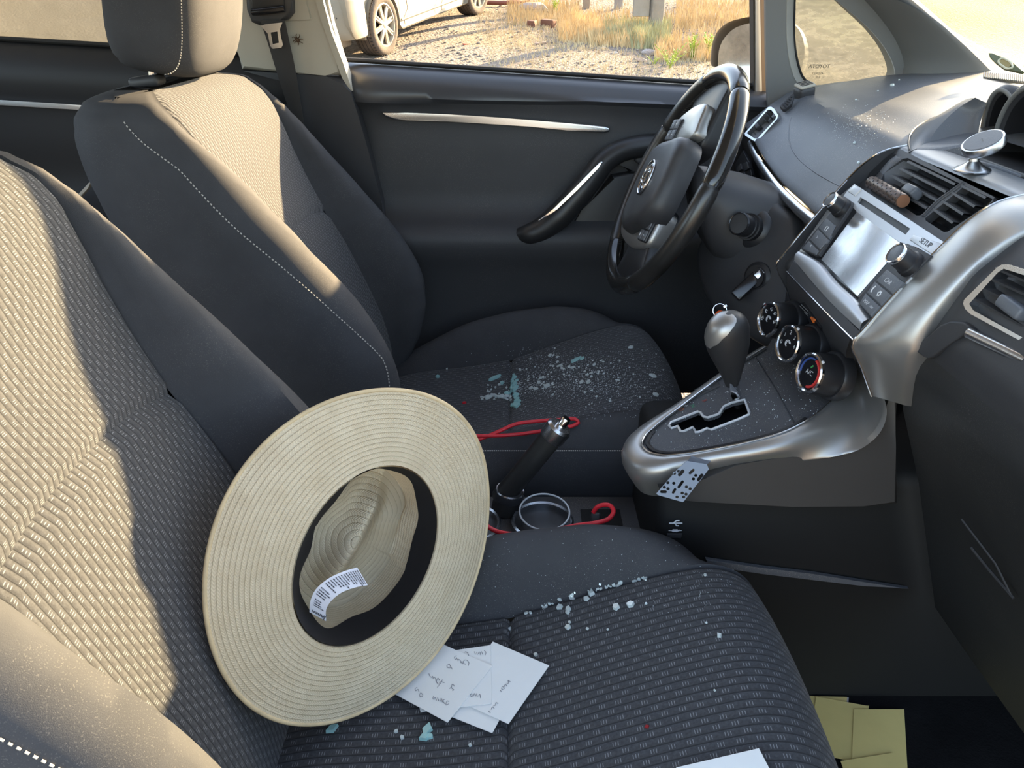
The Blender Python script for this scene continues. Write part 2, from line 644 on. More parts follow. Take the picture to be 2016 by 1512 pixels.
    Pn = np.array(Pn)
    for k_ in range(3):
        Pn[1:-1] = (Pn[:-2] + 2 * Pn[1:-1] + Pn[2:]) / 4
    for sg in (1, -1):
        Q_ = path(Pn * np.array([1, sg, 1]) + np.array([0, OY, 0]), 200)
        for j in range(0, 198, 2):
            mb.tube(Q_[j:j + 2], .0009, 5)
    stuff(mb.build('stitching', M['thread'], root))
    # ---- cushion
    cp = np.array([(-.26, .298), (-.2, .312), (-.1, .320), (-.03, .331), (0, .338), (.05, .357), (.1, .379), (.18, .411), (.235, .425), (.275, .413), (.302, .375), (.313, .32), (.306, .25), (.28, .19)])
    bp = np.array([(-.26, .315), (-.2, .350), (-.1, .403), (-.03, .425), (0, .432), (.05, .439), (.1, .443), (.165, .435), (.215, .413), (.25, .378), (.272, .338), (.281, .29), (.277, .24), (.257, .19)])
    tq = np.linspace(0, 1, len(cp))
    tt = np.linspace(0, 1, 90)
    C2 = np.stack([cr(tq, cp[:, 0], tt), cr(tq, cp[:, 1], tt)], 1)
    B2 = np.stack([cr(tq, bp[:, 0], tt), cr(tq, bp[:, 1], tt)], 1)
    ksm = int(np.argmin(np.abs(C2[:, 0] - 0.0) + (C2[:, 1] < .3) * 9))
    rows, shell, uvs = [], [], []
    ulen = 0
    seam = .166
    SEAM_N = .190        # the inner side is flatter, its cloth runs further out
    for i in range(len(tt)):
        c, b = C2[i], B2[i]
        if i: ulen += np.linalg.norm(C2[i] - C2[i-1])
        d = b - c
        row, ur = [], []
        tang = C2[min(i + 1, 89)] - C2[max(i - 1, 0)]
        nrm = np.array([-tang[1], tang[0]]); nrm /= np.linalg.norm(nrm)
        for kk in ins_s:
            sd_ = seam if kk > 0 else SEAM_N
            p = c + d * (.12 if kk > 0 else .38) * abs(kk) ** 3 + nrm * .006 * (1 - kk * kk)
            if abs(kk) > .999: p = p - nrm * .007
            elif abs(kk) > .97: p = p - nrm * .0015
            row.append((p[0], kk * sd_, p[1])); ur.append((ulen, kk * sd_))
        rows.append(row); uvs.append(ur)
        halves = []
        for near in (True, False):
            bb = c + d * .60 if near else b
            f0, sm0, pk0 = (.38, SEAM_N, .216) if near else (.12, seam, .206)
            inn = bb - nrm * .03
            low = np.array([b[0] * .93 - .012, min(.19, b[1] - .06)])
            p0 = c + d * f0
            st = lambda f_, y_: ((p0 + (bb - p0) * f_)[0], y_, (p0 + (bb - p0) * f_)[1])
            ctrl = [st(0, sm0 + .0025), st(.15, sm0 + .007), st(.80, pk0 - .012), (bb[0], pk0, bb[1]), (bb[0] - nrm[0]*.016, .238, bb[1] - nrm[1]*.016), (bb[0] - nrm[0]*.040, .253, bb[1] - nrm[1]*.040),
                    ((inn[0] * .45 + low[0] * .55), .257, inn[1] * .45 + low[1] * .55), (low[0], .25, low[1])]
            P = path(ctrl, 26)
            halves.append([(p0[0] - nrm[0] * .007, sm0, p0[1] - nrm[1] * .007)] + [tuple(q) for q in P])
        shell.append((halves[1][::-1], [(q[0], -q[1], q[2]) for q in halves[0]]))
    rows, uvs = np.array(rows), np.array(uvs)
    a = rows[:ksm + 1].copy(); b_ = rows[ksm:].copy()
    a[-1, :, 2] -= .009; a[-2, :, 2] -= .002; b_[0, :, 2] -= .009; b_[1, :, 2] -= .001
    grid('cushion_insert', W(a), M['insert'], root, uv=uvs[:ksm + 1], angle=60)
    grid('cushion_insert', W(b_), M['insert'], root, uv=uvs[ksm:] + np.array([.006, .004]), angle=60)
    for side in (0, 1):
        grid('cushion_bolster', W(np.array([s[side] for s in shell])), M['bolster'], root, angle=60)
    # seam line along the cushion's outer sides
    mb = MB()
    for sg in (1, -1):
        Q = np.array([(q[0] - .0, sg * .2590 + OY, .386 - .02 * max(0, -.05 - q[0]) / .1) for q in B2[14:52]])
        P = path(Q, 200)
        for j in range(0, 198, 2):
            mb.tube(P[j:j + 2], .0010, 5)
    stuff(mb.build('stitching', M['thread'], root))
    rbox('seat_base', Matrix.Translation((0.0, OY, .125)), (.42, .42, .14), M['black'], root, .02)
    # ---- head restraint and its posts
    hm = Matrix.Translation((-.498, OY, 1.037)) @ Matrix.Rotation(math.radians(9), 4, 'Y')
    bm = bmesh.new()
    bmesh.ops.create_cube(bm, size=1)
    bmesh.ops.subdivide_edges(bm, edges=bm.edges, cuts=9, use_grid_fill=True)
    for v in bm.verts:
        p = v.co * 2
        q = Vector((p.x, p.y, p.z))
        e = 5.0
        nn = (abs(q.x) ** e + abs(q.y) ** e + abs(q.z) ** e) ** (1 / e)
        q = q / nn
        v.co = Vector((q.x * .068 + .010 * (1 - q.y ** 2) * (1 if q.x > 0 else 0) - .012 * (q.z < -.3) * (-q.z - .3) * (q.x > 0), q.y * .126 * (1 - .05 * (q.z < 0) * q.z ** 2), q.z * .122))
    bmesh.ops.transform(bm, matrix=hm, verts=bm.verts)
    me = bpy.data.meshes.new('head_restraint'); bm.to_mesh(me); bm.free()
    hr = finish('head_restraint', me, M['bolster'], root, True, 180)
    mb = MB()
    for sg in (1, -1):
        for (xx, rr, ww) in ((.050, .0022, 1),):
            L = []
            for aa in np.linspace(-1.35, 1.6, 60):
                ca, sa = math.cos(aa), math.sin(aa)
                kx = np.sign(ca) * abs(ca) ** .42 * .056
                kz = np.sign(sa) * abs(sa) ** .42 * .113
                L.append(hm @ Vector((kx - .003, sg * .1215, kz)))
            P = path(np.array(L), 150)
            for j in range(0, 148, 2):
                mb.tube(P[j:j + 2], .0007, 5)
    st = stuff(mb.build('stitching', M['thread'], root))
    for sg in (1, -1):
        tube('post', [(-.534, OY + sg * .075, .86), (-.520, OY + sg * .075, .96)], .0065, M['chrome'], root, 14)
        gm = frame((-.536, OY + sg * .075, .909), (-.12, 0, 1))
        rbox('guide_sleeve', gm, (.044, .036, .016), M['dash_dark'], root, .006)
    # ---- belt buckle stalk beside the cushion, recline lever on the outer side
    return root

seat_driver = build_seat('dark grey fabric driver seat behind the steering wheel, strewn with broken glass')

def copy_thing(root, loc, label, group=None):
    r = root.copy(); COL.objects.link(r); r.location = loc
    r['label'] = label
    if group: r['group'] = group
    for ch in list(root.children):
        c = ch.copy(); COL.objects.link(c); c.parent = r; c.matrix_parent_inverse = ch.matrix_parent_inverse
        for g in ch.children:
            d = g.copy(); COL.objects.link(d); d.parent = c; d.matrix_parent_inverse = g.matrix_parent_inverse
    return r

seat_passenger = copy_thing(seat_driver, (0, -.37, 0), 'dark grey fabric passenger seat in the foreground holding the straw hat')
# ------------------------------------------------------------------ the car's shell: floor, roof, driver's door, pillars, glass
M['glass_quarter'] = dusty_glass('dusty_side_glass', .62, (.225, .22, .195), .45, 10, (1, 1, 3))
M['glass_rear'] = dusty_glass('dusty_rear_glass', .62, (.17, .16, .14), .16, 8)
M['glass_wind'] = dusty_glass('dusty_windscreen_glass', .03, (.50, .49, .42), .08, 5, (1, 1, 1), (.895, .985, .45))

fl = struct(mesh('floor', [(-1.3, -.78, .095), (1.15, -.78, .095), (1.15, .74, .095), (-1.3, .74, .095),
                           (-1.3, -.78, -.06), (1.15, -.78, -.06), (1.15, .74, -.06), (-1.3, .74, -.06)],
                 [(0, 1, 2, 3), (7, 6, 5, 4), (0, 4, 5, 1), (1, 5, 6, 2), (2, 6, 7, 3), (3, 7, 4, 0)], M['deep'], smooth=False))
tb = struct(mesh('wall_front', [(1.02, -.75, .02), (1.02, .74, .02), (1.02, .74, .90), (1.02, -.75, .90), (1.06, -.75, .02), (1.06, .74, .02), (1.06, .74, .90), (1.06, -.75, .90)],
                 [(0, 1, 2, 3), (7, 6, 5, 4), (3, 2, 6, 7), (0, 3, 7, 4), (1, 5, 6, 2), (0, 4, 5, 1)], M['deep'], smooth=False))
struct(mesh('wall_left', *slab_vf([(.50, .735, .02), (1.05, .735, .02), (1.05, .735, .88), (.50, .735, .85)], .02), M['soft_dark'], smooth=False))
# roof: gently crowned panel
G = [[(x, y, 1.275 + .02 * (1 - (y / .62) ** 2) - .05 * max(0, (x - .05)) ** 1.5 - .02 * max(0, -x - .5)) for y in np.linspace(-.60, .60, 15)] for x in np.linspace(-1.5, .33, 14)]
G2 = [[(p[0], p[1], p[2] + .045) for p in r] for r in G]
V1, F1 = grid_vf(G); V2, F2 = grid_vf(G2, off=len(V1))
ring = [j for j in range(15)] + [i * 15 + 14 for i in range(1, 14)] + [13 * 15 + j for j in range(13, -1, -1)] + [i * 15 for i in range(12, 0, -1)]
rimf = [(ring[i], ring[(i + 1) % len(ring)], ring[(i + 1) % len(ring)] + len(V1), ring[i] + len(V1)) for i in range(len(ring))]
struct(mesh('ceiling', list(V1) + list(V2), F1 + F2 + rimf, M['beige'], None, True, 40))
# rear wall (seat backs and tailgate side, out of frame) keeps light from the back realistic
rbox_r = rbox('wall_rear', Matrix.Translation((-1.45, 0, .45)), (.06, 1.44, .95), M['soft_dark'], None, .02)
struct(rbox_r)

# ---- driver's door: lofted inner skin
door = struct(thing('door_1', 'driver door inner side with chrome strip and pull handle', 'door', (0, .7, 0)))
del door['category']
def beltz(x):
    return float(np.interp(x, [-.36, -.327, .376, .52], [.907, .905, .863, .855]))
def crease(x):
    return float(np.interp(x, [-.30, -.05, .15, .35, .5], [.832, .838, .836, .826, .82]))
xs = np.linspace(-.345, .56, 62)
prof_n = 56
G = []
for x in xs:
    zb, zc = beltz(x), crease(x)
    e = .012 * min(1, max(0, (-.26 - x) / .085)) ** 2       # rear edge rolls away from the cabin
    ctrl = [(.755, zb - .004), (.738, zb - .004), (.722, zb - .008), (.700, zb - .020), (.684, zb - .040), (.678, zc + .006), (.680, zc), (.693, zc - .010), (.700, zc - .030),
            (.700, .74), (.698, .68), (.694, .635), (.684, .612), (.650, .594), (.632, .584), (.626, .570), (.630, .545), (.648, .50), (.662, .44), (.668, .36), (.668, .25), (.66, .20)]
    p = path(ctrl, prof_n)
    G.append([(x, q[0] + e * 3, q[1]) for q in p])
G = np.array(G)
KT = 8
grid('top_roll', G[:, :KT + 1], M['door_top'], door, angle=60)
grid('door_skin', G[:, KT:], M['door_panel'], door, angle=60)
# weatherstrip along the belt line
P = np.array([(x, .738, beltz(x) + .001) for x in np.linspace(-.335, .50, 24)])
tube('weatherstrip', P, .0085, M['rubber'], door, 8, flat=.55)
# chrome trim strip, tapered at its rear end
PD = Plane((0, .686, .8), (0, -1, .0))
up = [(750, 221), (800, 222), (880, 225), (960, 230), (1040, 236), (1120, 243), (1192, 249), (1200, 252)]
dn = [(1200, 260), (1190, 262), (1120, 257), (1040, 249), (960, 244), (880, 239), (800, 237), (775, 236), (760, 231)]
slab('trim_strip', PD.pts(up + dn), .012, M['satin'], door, bevel=.0035)
# pull handle: a swept arm with a chrome inlay
PH = Plane((0, .632, .6), (0, -1, .12))
hc = [(1000, 468), (1030, 466), (1062, 455), (1098, 428), (1135, 388), (1168, 348), (1192, 318), (1222, 300), (1262, 292), (1310, 292)]
pp = path(np.array(PH.pts(hc)), 60)
pp[:, 1] += np.interp(np.linspace(0, 1, 60), [0, .12, .5, .8, 1], [.03, .008, .0, .012, .035])
rr = np.interp(np.linspace(0, 1, 60), [0, .12, .3, .6, .8, 1], [.010, .024, .030, .026, .024, .026])
V, F = tube_vf(pp, rr, 20, False, True, .9)
ph = mesh('pull_handle', V, F, plain('handle_plastic', (.020, .020, .021), .42), door)
PI = Plane((0, .604, .6), (0, -1, .12))
slab('handle_inlay', PI.pts([(1185, 318), (1187, 320), (1178, 331), (1137, 374), (1097, 412), (1076, 429), (1061, 436), (1059, 434), (1090, 411), (1130, 372), (1168, 333), (1181, 319)]), .006, M['chrome'], ph, bevel=.0015)
# scooped bezel in front of the arm with the release lever
PB = Plane((0, .672, .7), (0, -1, .1))
slab('lever_bezel', PB.pts([(1196, 300), (1215, 287), (1250, 284), (1300, 286), (1330, 290), (1330, 350), (1280, 352), (1240, 340), (1225, 320), (1205, 318)]), .02, M['black'], door, bevel=.006)
slab('release_lever', PB.pts([(1250, 290), (1285, 290), (1300, 296), (1296, 322), (1262, 326), (1250, 318)], .008), .014, M['dash_dark'], door, bevel=.005)
slab('pocket', PB.pts([(1205, 345), (1260, 335), (1330, 360), (1330, 520), (1250, 545), (1160, 470), (1110, 455), (1150, 420)], -.004), .02, M['black'], door, bevel=.008)
# window sill outside and the painted outer skin below the glass
V, F = slab_vf([(-.36, .80, .30), (.55, .80, .30), (.55, .80, .78), (.376, .80, .79), (-.36, .80, .83)], .03)
mesh('outer_skin', V, F, M['pillar_grey'], door, smooth=False)

# ---- rear door, mostly hidden behind the driver seat
rd = struct(thing('door_2', 'dark rear door beyond the driver seat', 'door', (-.7, .7, 0)))
del rd['category']
G = []
for x in np.linspace(-1.4, -.42, 30):
    zb = .905 + .055 * (-x - .35)
    ctrl = [(.77, zb), (.745, zb), (.722, zb - .01), (.700, zb - .03), (.690, zb - .07), (.700, zb - .10), (.705, .76), (.70, .64), (.66, .60), (.645, .57), (.66, .5), (.67, .3), (.67, .2)]
    G.append([(x, q[0], q[1]) for q in path(ctrl, 34)])
grid('door_skin', np.array(G), M['rear_dark'], rd, angle=60)
tube('weatherstrip', np.array([(x, .742, .908 + .055 * (-x - .35)) for x in np.linspace(-1.4, -.42, 12)]), .008, M['rubber'], rd, 8, flat=.6)
PR = Plane((0, .690, .8), (0, -1, 0))
slab('trim_strip', PR.pts([(-220, 184), (0, 197), (100, 203), (200, 210), (300, 217), (300, 224), (200, 219), (100, 213), (0, 207), (-220, 195)]), .010, M['satin'], rd, bevel=.002)
PR2 = Plane((0, .655, .6), (0, -1, .1))
slab('pull_handle', PR2.pts([(119, 412), (128, 413), (150, 397), (172, 372), (182, 358), (176, 357), (160, 376), (140, 396)]), .012, M['beige'], rd, bevel=.003)
V, F = slab_vf([(-1.42, .80, .30), (-.36, .80, .30), (-.36, .80, .90), (-1.42, .80, .955)], .03)
mesh('outer_skin', V, F, M['pillar_grey'], rd, smooth=False)
wr = struct(slab('window_1', [(-1.40, .755, .955), (-.42, .755, .905), (-.44, .66, 1.25), (-1.38, .66, 1.25)], .004, M['glass_rear']))
wr['label'] = 'dusty rear side window above the rear door'

# ---- B-pillar
bp_ = struct(thing('trim_1', 'beige upper and dark lower B-pillar trim with the seat belt', 'pillar', (-.33, .69, 0)))
del bp_['category']
PBP = Plane((-.33, .685, .9), (-.05, -1, -.14))
slab('upper_trim', PBP.pts([(440, -330), (600, -330), (612, -60), (625, 0), (637, 42), (660, 100), (676, 150), (640, 149), (475, 138), (466, 100), (455, 0)]), .05, M['beige'], bp_, bevel=.008)
slab('cover_plate', PBP.pts([(520, -300), (590, -300), (600, 0), (613, 36), (612, 40), (560, 42), (540, 0)], .004), .006, M['beige'], bp_, bevel=.002)
slab('door_seal', PBP.pts([(600, -330), (640, -330), (643, 0), (655, 50), (676, 118), (677, 130), (671, 131), (650, 70), (636, 20), (626, -40)], -.012), .02, plain('pale_rubber_seal', (.42, .41, .38), .6), bp_, bevel=.003)
slab('front_edge', PBP.pts([(606, -330), (624, -60), (638, 10), (652, 62), (676, 125), (689, 165), (694, 180), (684, 182), (672, 150), (650, 90), (632, 40), (622, 5), (612, -60)], .003), .03, M['beige'], bp_, bevel=.006)
PLP = Plane((-.33, .680, .7), (-.10, -1, .02))
slab('lower_trim', PLP.pts([(440, 132), (475, 139), (640, 150), (678, 151), (690, 181), (706, 230), (726, 300), (752, 400), (775, 520), (560, 560), (470, 300)]), .07, M['soft_dark'], bp_, bevel=.012)
# seat belt: a thing of its own
sb = thing('seat_belt', 'black seat belt hanging on the beige B-pillar with a silver tongue', 'seat belt', AY(545, 150, .66))
PSB = Plane((-.33, .660, .9), (-.05, -1, -.14))
slab('belt_guide', PSB.pts([(478, -60), (572, -60), (574, 0), (575, 28), (566, 40), (545, 46), (510, 52), (494, 45), (484, 20)]), .03, M['dash_dark'], sb, bevel=.008)
slab('guide_slot', PSB.pts([(494, -30), (558, -30), (560, 18), (556, 22), (500, 28), (496, 20)], .003), .006, M['black'], sb, bevel=.001)
mb = MB()
mb.tube([PSB.at(497, 24, .006), PSB.at(528, 21, .008), PSB.at(560, 17, .006)], .006, 10)
mb.build('guide_roller', M['black_gloss'], sb)
L = [(512, 40), (524, 75), (541, 130), (560, 190), (582, 250), (606, 320)]
R = [(561, 40), (568, 75), (580, 130), (590, 190), (600, 250), (618, 320)]
c0 = path(np.array([Plane((-.33, .655, .9), (-.05, -1, -.14)).at(*p) for p in L]), 24)
c1 = path(np.array([Plane((-.33, .655, .9), (-.05, -1, -.14)).at(*p) for p in R]), 24)
G = np.stack([c0, (c0 * 2 + c1) / 3 + [0, -.002, 0], (c0 + c1 * 2) / 3 + [0, -.002, 0], c1], 1)
Gb = G + np.array([0, .0016, 0])
G = np.concatenate([G, Gb[:, ::-1]], 1)
grid('webbing', G, plain('belt_webbing', (.028, .026, .026), .8, 0, 1500, .4, .0004), sb, cv=True)
PT = Plane((-.33, .648, .9), (-.05, -1, -.14))
slab('tongue', PT.pts([(513, 51), (522, 48), (556, 44), (551, 58), (553, 72), (557, 88), (554, 94), (537, 96), (532, 91), (527, 66)]), .003, M['satin'], sb, holes=[PT.pts([(533, 64), (546, 62), (549, 84), (537, 87)])])
# spider on the pillar
sp = thing('spider', 'small brown spider on the beige pillar beside the belt', 'spider', PBP.at(587, 78, .006))
PS = lambda u, v, h=.006: PBP.at(u, v, h)
brown = plain('spider_brown', (.10, .06, .035), .8)
V, F = lathe_vf([(0, -.006), (.0025, -.005), (.0036, 0), (.0028, .0035), (0, .005)], frame(PS(586, 79), (.6, 0, -.8)), 12)
mesh('abdomen', V, F, brown, sp)
V, F = lathe_vf([(0, -.003), (.002, -.002), (.0022, 0), (0, .0025)], frame(PS(583, 76), (.6, 0, -.8)), 10)
mesh('head', V, F, brown, sp)
for leg in ([(584, 77), (579, 73), (575, 74)], [(584, 78), (579, 80), (577, 82)], [(585, 76), (583, 71), (584, 67)], [(587, 76), (590, 71), (589, 68)], [(588, 78), (593, 77), (597, 79)], [(588, 80), (592, 83), (596, 85)], [(586, 81), (588, 86), (587, 89)], [(585, 80), (582, 82), (580, 85)]):
    tube('leg', path(np.array([PS(leg[0][0], leg[0][1], .007), PS(leg[1][0], leg[1][1], .011), PS(leg[2][0], leg[2][1], .002)]), 8), [.0009] * 4 + [.0006] * 4, brown, sp, 5)

# ---- front door frame, quarter window and A-pillar
ap = struct(thing('trim_2', 'grey A-pillar trim around the small quarter window', 'pillar', (.6, .68, .9)))
del ap['category']
PQ = Plane((.60, .675, .90), (.0, -1, -.20))
PF = Plane((.48, .715, .90), (.0, -1, -.16))
tan = plain('tan_frame_edge', (.23, .17, .13), .5)
slab('frame_edge', PF.pts([(1482, -150), (1486, -150), (1486, 186), (1490, 193), (1484, 190)]), .03, M['rubber'], ap)
slab('frame_edge', PF.pts([(1486, -150), (1495, -150), (1497, 180), (1501, 196), (1491, 192), (1486, 182)]), .03, M['silver_light'], ap, bevel=.003)
slab('frame_edge', PF.pts([(1495, -150), (1510, -150), (1512, 60), (1514, 212), (1504, 205), (1497, 180)], -.002), .03, tan, ap, bevel=.003)
hole = [(1566, -90), (1564, -40), (1563, 0), (1562, 55), (1564, 95), (1570, 130), (1578, 152), (1588, 164), (1600, 167), (1640, 163), (1690, 157), (1732, 152), (1743, 149), (1746, 142), (1743, 122), (1732, 97), (1712, 68), (1690, 44), (1668, 24), (1640, -2), (1610, -36), (1590, -64), (1578, -86)]
hp = path(np.array(hole, float), 80, True)
outer = [(1506, -150), (1528, -152), (1560, -140), (1640, -92), (1690, -34), (1725, 0), (1765, 40), (1796, 84), (1810, 125), (1805, 156), (1700, 168), (1590, 186), (1545, 205), (1512, 216), (1508, 100)]
hc_ = hp.mean(0)
def hscale(k, dx=0):
    return [tuple(hc_ + (p - hc_) * np.array([k, k * .5 + .5]) + np.array([dx, 0])) for p in hp]
slab('quarter_frame', PQ.pts(outer), .012, M['pillar_grey'], ap, holes=[PQ.pts(hscale(1.16, -3))])
rv = [np.array(PQ.pts(hscale(1.165, -3), .0005)), np.array(PQ.pts(hscale(1.15, -3), .001)), np.array(PQ.pts(hscale(1.08, -1.5), -.007)), np.array(PQ.pts(hscale(1.0), -.019)), np.array(PQ.pts(hscale(1.0), -.026))]
grid('window_reveal', np.array(rv), plain('sunlit_reveal_tone', (.34, .335, .31), .6), ap, cv=True, angle=50)  # paler than the frame: sunlight on the reveal is put into its colour
qs = struct(slab('window_2', PQ.pts([(1552, -120), (1590, -120), (1680, 0), (1765, 120), (1760, 162), (1580, 180), (1552, 140)], -.026), .004, M['glass_quarter']))
qs['label'] = 'dusty quarter window between door frame and A-pillar'
# cord along the quarter glass edge (rubber seal bead)
tube('seal_bead', path(np.array(PQ.pts([(1566, -60), (1564, 30), (1564, 80), (1570, 120), (1581, 152), (1590, 163)], -.02)), 30), .0022, M['rubber'], ap, 6)
# print on the quarter glass
mt_ = plain('glass_print', (.05, .05, .045), .7)
for k_, (txt, u_, v_, sz_) in enumerate((('TOYOTA', 1613, 131, .010), ('AS2 M37', 1610, 145, .006), ('E1 43R', 1614, 152, .006))):
    lettering('glass_print', txt, frame(PQ.at(u_, v_, -.0252), (0, -1, -.2), (1, 0, 0)), sz_, mt_, qs, 0, -1.0)
# A-pillar trim: loft between quarter frame edge and windscreen edge
e0 = path(np.array([(.24, .605, 1.262), (.34, .605, 1.215)] + PQ.pts([(1530, -150), (1570, -130), (1620, -92), (1664, -34), (1700, 0), (1735, 40), (1764, 84), (1778, 125), (1779, 152)], -.002)), 32)
e1 = path(np.array([(.26, .585, 1.272), (.36, .585, 1.228), (.45, .585, 1.176), (.53, .585, 1.125), AY(1730, -60, .585), AY(1800, 0, .585), AY(1870, 62, .59), AY(1920, 108, .60), AY(1952, 140, .605), AY(1965, 152, .605)]), 32)
e0[-1] = AY(1779, 153, .672)
G = []
for a, b in zip(e0, e1):
    mid = [a * (1 - k) + b * k + np.array([-.35, -.75, .25]) * .030 * min(1, np.linalg.norm(b - a) / .10) * math.sin(math.pi * k) ** .7 for k in np.linspace(0, 1, 12)]
    G.append(mid + [b + np.array([.004, .012, -.004]), b + np.array([.02, .03, .0])])
grid('pillar_cover', np.array(G), M['pillar_grey'], ap, angle=60)
# windscreen: curved sheet from roof edge to cowl
G = []
for k in np.linspace(0, 1, 16):
    row = []
    for y in np.linspace(-.66, .66, 25):
        w = y / .66
        xx = .32 + (1.06 - .32) * k - .16 * w * w
        zz = 1.268 + (.895 - 1.268) * k
        yy = y * (.83 + .15 * k)
        row.append((xx, yy, zz))
    G.append(row)
ws = grid('window_3', np.array(G), M['glass_wind'], None, angle=60)
struct(ws, 'dusty sunlit windscreen')
# own bonnet and wing outside the glass
G = []
for x in np.linspace(1.08, 1.9, 12):
    G.append([(x, y, .87 + .012 - .16 * (x - 1.08) ** 1.4 - .06 * abs(y / .72) ** 3) for y in np.linspace(-.72, .72, 17)])
G2 = [[(p[0], p[1], p[2] - .02) for p in r] for r in G]
V1, F1 = grid_vf(G); V2, F2 = grid_vf(G2, off=len(V1))
bn = mesh('bonnet', list(V1) + list(V2), F1 + F2, plain('cream_paint', (.55, .52, .46), .3, 0, 0, 0, 0, .05, 3, .5, .5), None)
tag(bn, 'pale bonnet of the car beyond the windscreen', 'bonnet')

# ---- exterior mirror
mr = thing('side_mirror', 'beige driver side mirror with dusty glass beyond the steering wheel', 'side mirror', AY(1440, 100, .96))
PM = Plane((.46, .95, .93), (-.55, -.82, .12))
shell_o = [(1402, 130), (1401, 112), (1404, 85), (1414, 62), (1432, 46), (1458, 37), (1490, 32), (1530, 32), (1575, 60), (1585, 100), (1572, 150), (1540, 186), (1490, 184), (1465, 175), (1420, 150), (1410, 133)]
o3 = path(np.array(PM.pts(shell_o)), 60, True)
c = o3.mean(0)
nn = np.array(Vector((.55, .82, -.12)).normalized())
G = [o3 - nn * .004, o3, o3 + nn * .02]
for k, s in ((.045, .96), (.07, .85), (.088, .65), (.096, .35), (.098, .05)):
    G.append(c + (o3 - c) * s + nn * k)
grid('mirror_housing', np.array(G), plain('mirror_tan_paint', (.40, .34, .27), .4), mr, cv=True, angle=50)
gl = [(1414, 128), (1414, 112), (1418, 90), (1430, 70), (1446, 56), (1466, 48), (1490, 44), (1530, 45), (1566, 68), (1573, 100), (1562, 145), (1536, 176), (1490, 174), (1468, 166), (1426, 140), (1416, 132)]
mgl = NT('dusty_mirror')
f = mgl.ramp(mgl.noise(30, 5, .7), .3, .7)
d = mgl.node('ShaderNodeBsdfDiffuse', Color=(.40, .35, .28, 1))
g = mgl.node('ShaderNodeBsdfGlossy', Color=(.85, .85, .83, 1), Roughness=.05)
mx = mgl.n.new('ShaderNodeMixShader')
mgl.link(mgl.math('ADD', mgl.math('MULTIPLY', f, .45), .35), mx.inputs[0]); mgl.link(g.outputs[0], mx.inputs[1]); mgl.link(d.outputs[0], mx.inputs[2]); mgl.link(mx.outputs[0], mgl.out.inputs[0])
slab('mirror_glass', PM.pts([tuple(p) for p in path(np.array(gl, float), 50, True)], .002), .004, mgl.m, mr)
tube('mirror_arm', [AY(1500, 160, .90), AY(1500, 170, .84), AY(1505, 175, .78)], .02, M['rubber'], mr, 10)
# ------------------------------------------------------------------ dashboard
dash = thing('dashboard', 'grey dusty dashboard with chrome strip and instrument hoods', 'dashboard', (.6, .2, .8))
# front edge of the upper dash from the door to the centre stack
edge = np.array([AY(1462, 250, .66), AY(1472, 268, .61), AY(1487, 295, .53), AY(1505, 325, .44), AY(1530, 360, .35), AY(1565, 395, .26), AY(1612, 432, .15), AY(1640, 440, .11)])
E1 = path(edge, 40)
def topz(x):
    return float(np.interp(x, [.42, .447, .465, .50, .53, .60, .70, .88, 1.06], [.742, .766, .786, .826, .846, .866, .883, .897, .900]))
cols = []
for e in E1:
    y = e[1]
    lift = .006
    z0 = e[2] + .004
    prof = []
    zr = topz(e[0] + .0)
    dz = z0 - zr
    for k, x in enumerate(np.concatenate([[e[0] + .012, e[0] + .006, e[0] + .004, e[0] + .006], np.linspace(e[0] + .012, 1.05, 46)])):
        zz = topz(x) + dz * math.exp(-max(0, x - e[0]) / .035)
        if k == 0: zz -= .016
        if k == 1: zz -= .008
        if k == 2: zz -= .002
        yy = y
        # soft hollow in the middle of the panel, raised rim towards the pod
        zz += .006 * math.exp(-((x - .52 - .06 * (y - .3)) / .02) ** 2)
        prof.append((x, yy, zz))
    cols.append(prof)
# extend across the car towards the passenger side behind the hoods
for y in (.06, .0, -.1, -.2, -.3, -.45, -.62):
    base = cols[39]
    prof = []
    for k, p in enumerate(base):
        x = p[0]
        if x < .60: x = .60 + (x - .60) * .05
        prof.append((x, y, topz(max(x, .6))))
    cols.append(prof)
grid('upper_dash', np.array(cols), M['dash'], dash, angle=30)
# chrome strip below the front edge and dark gap above it
P = path(np.array([AY(1476, 282, .60), AY(1490, 312, .52), AY(1509, 340, .43), AY(1533, 372, .34), AY(1568, 408, .25), AY(1612, 446, .145)]), 40)
V, F = tube_vf(P, np.linspace(.0045, .0075, 40), 10, False, True, 1.3)
mesh('dash_strip', V, F, M['satin'], dash)
# lower dash on the driver side: knee panel curving down from the strip
G = []
for p in P:
    y = p[1]
    q = [(p[0] + .004, y, p[2] + .006), (p[0] + .012, y, p[2] - .004), (p[0] + .016, y, p[2] - .03), (p[0] + .03, y, p[2] - .07), (p[0] + .10, y, p[2] - .13), (p[0] + .16, y, p[2] - .25), (p[0] + .30, y, p[2] - .42), (p[0] + .45, y, p[2] - .60)]
    G.append(path(np.array(q), 24))
G.insert(0, G[0] + np.array([0, .12, 0]))
G.append(G[-1] + np.array([0.0, -.06, 0]))
grid('lower_dash', np.array(G), M['dash_dark'], dash, angle=50)
# left switch panel with three small switches
PSW = Plane((.462, .55, .74), (-.95, -.10, .15))
slab('switch_panel', PSW.pts([(1447, 322), (1462, 296), (1474, 318), (1480, 345), (1466, 362), (1448, 345)], .006), .006, M['black'], dash, bevel=.0015)
for uv in ([(1449, 330), (1457, 322), (1460, 333), (1452, 340)], [(1462, 322), (1470, 318), (1474, 331), (1466, 337)], [(1455, 342), (1465, 338), (1469, 350), (1460, 357)]):
    slab('switch', PSW.pts(uv, .010), .006, M['dash_dark'], dash, bevel=.0012)
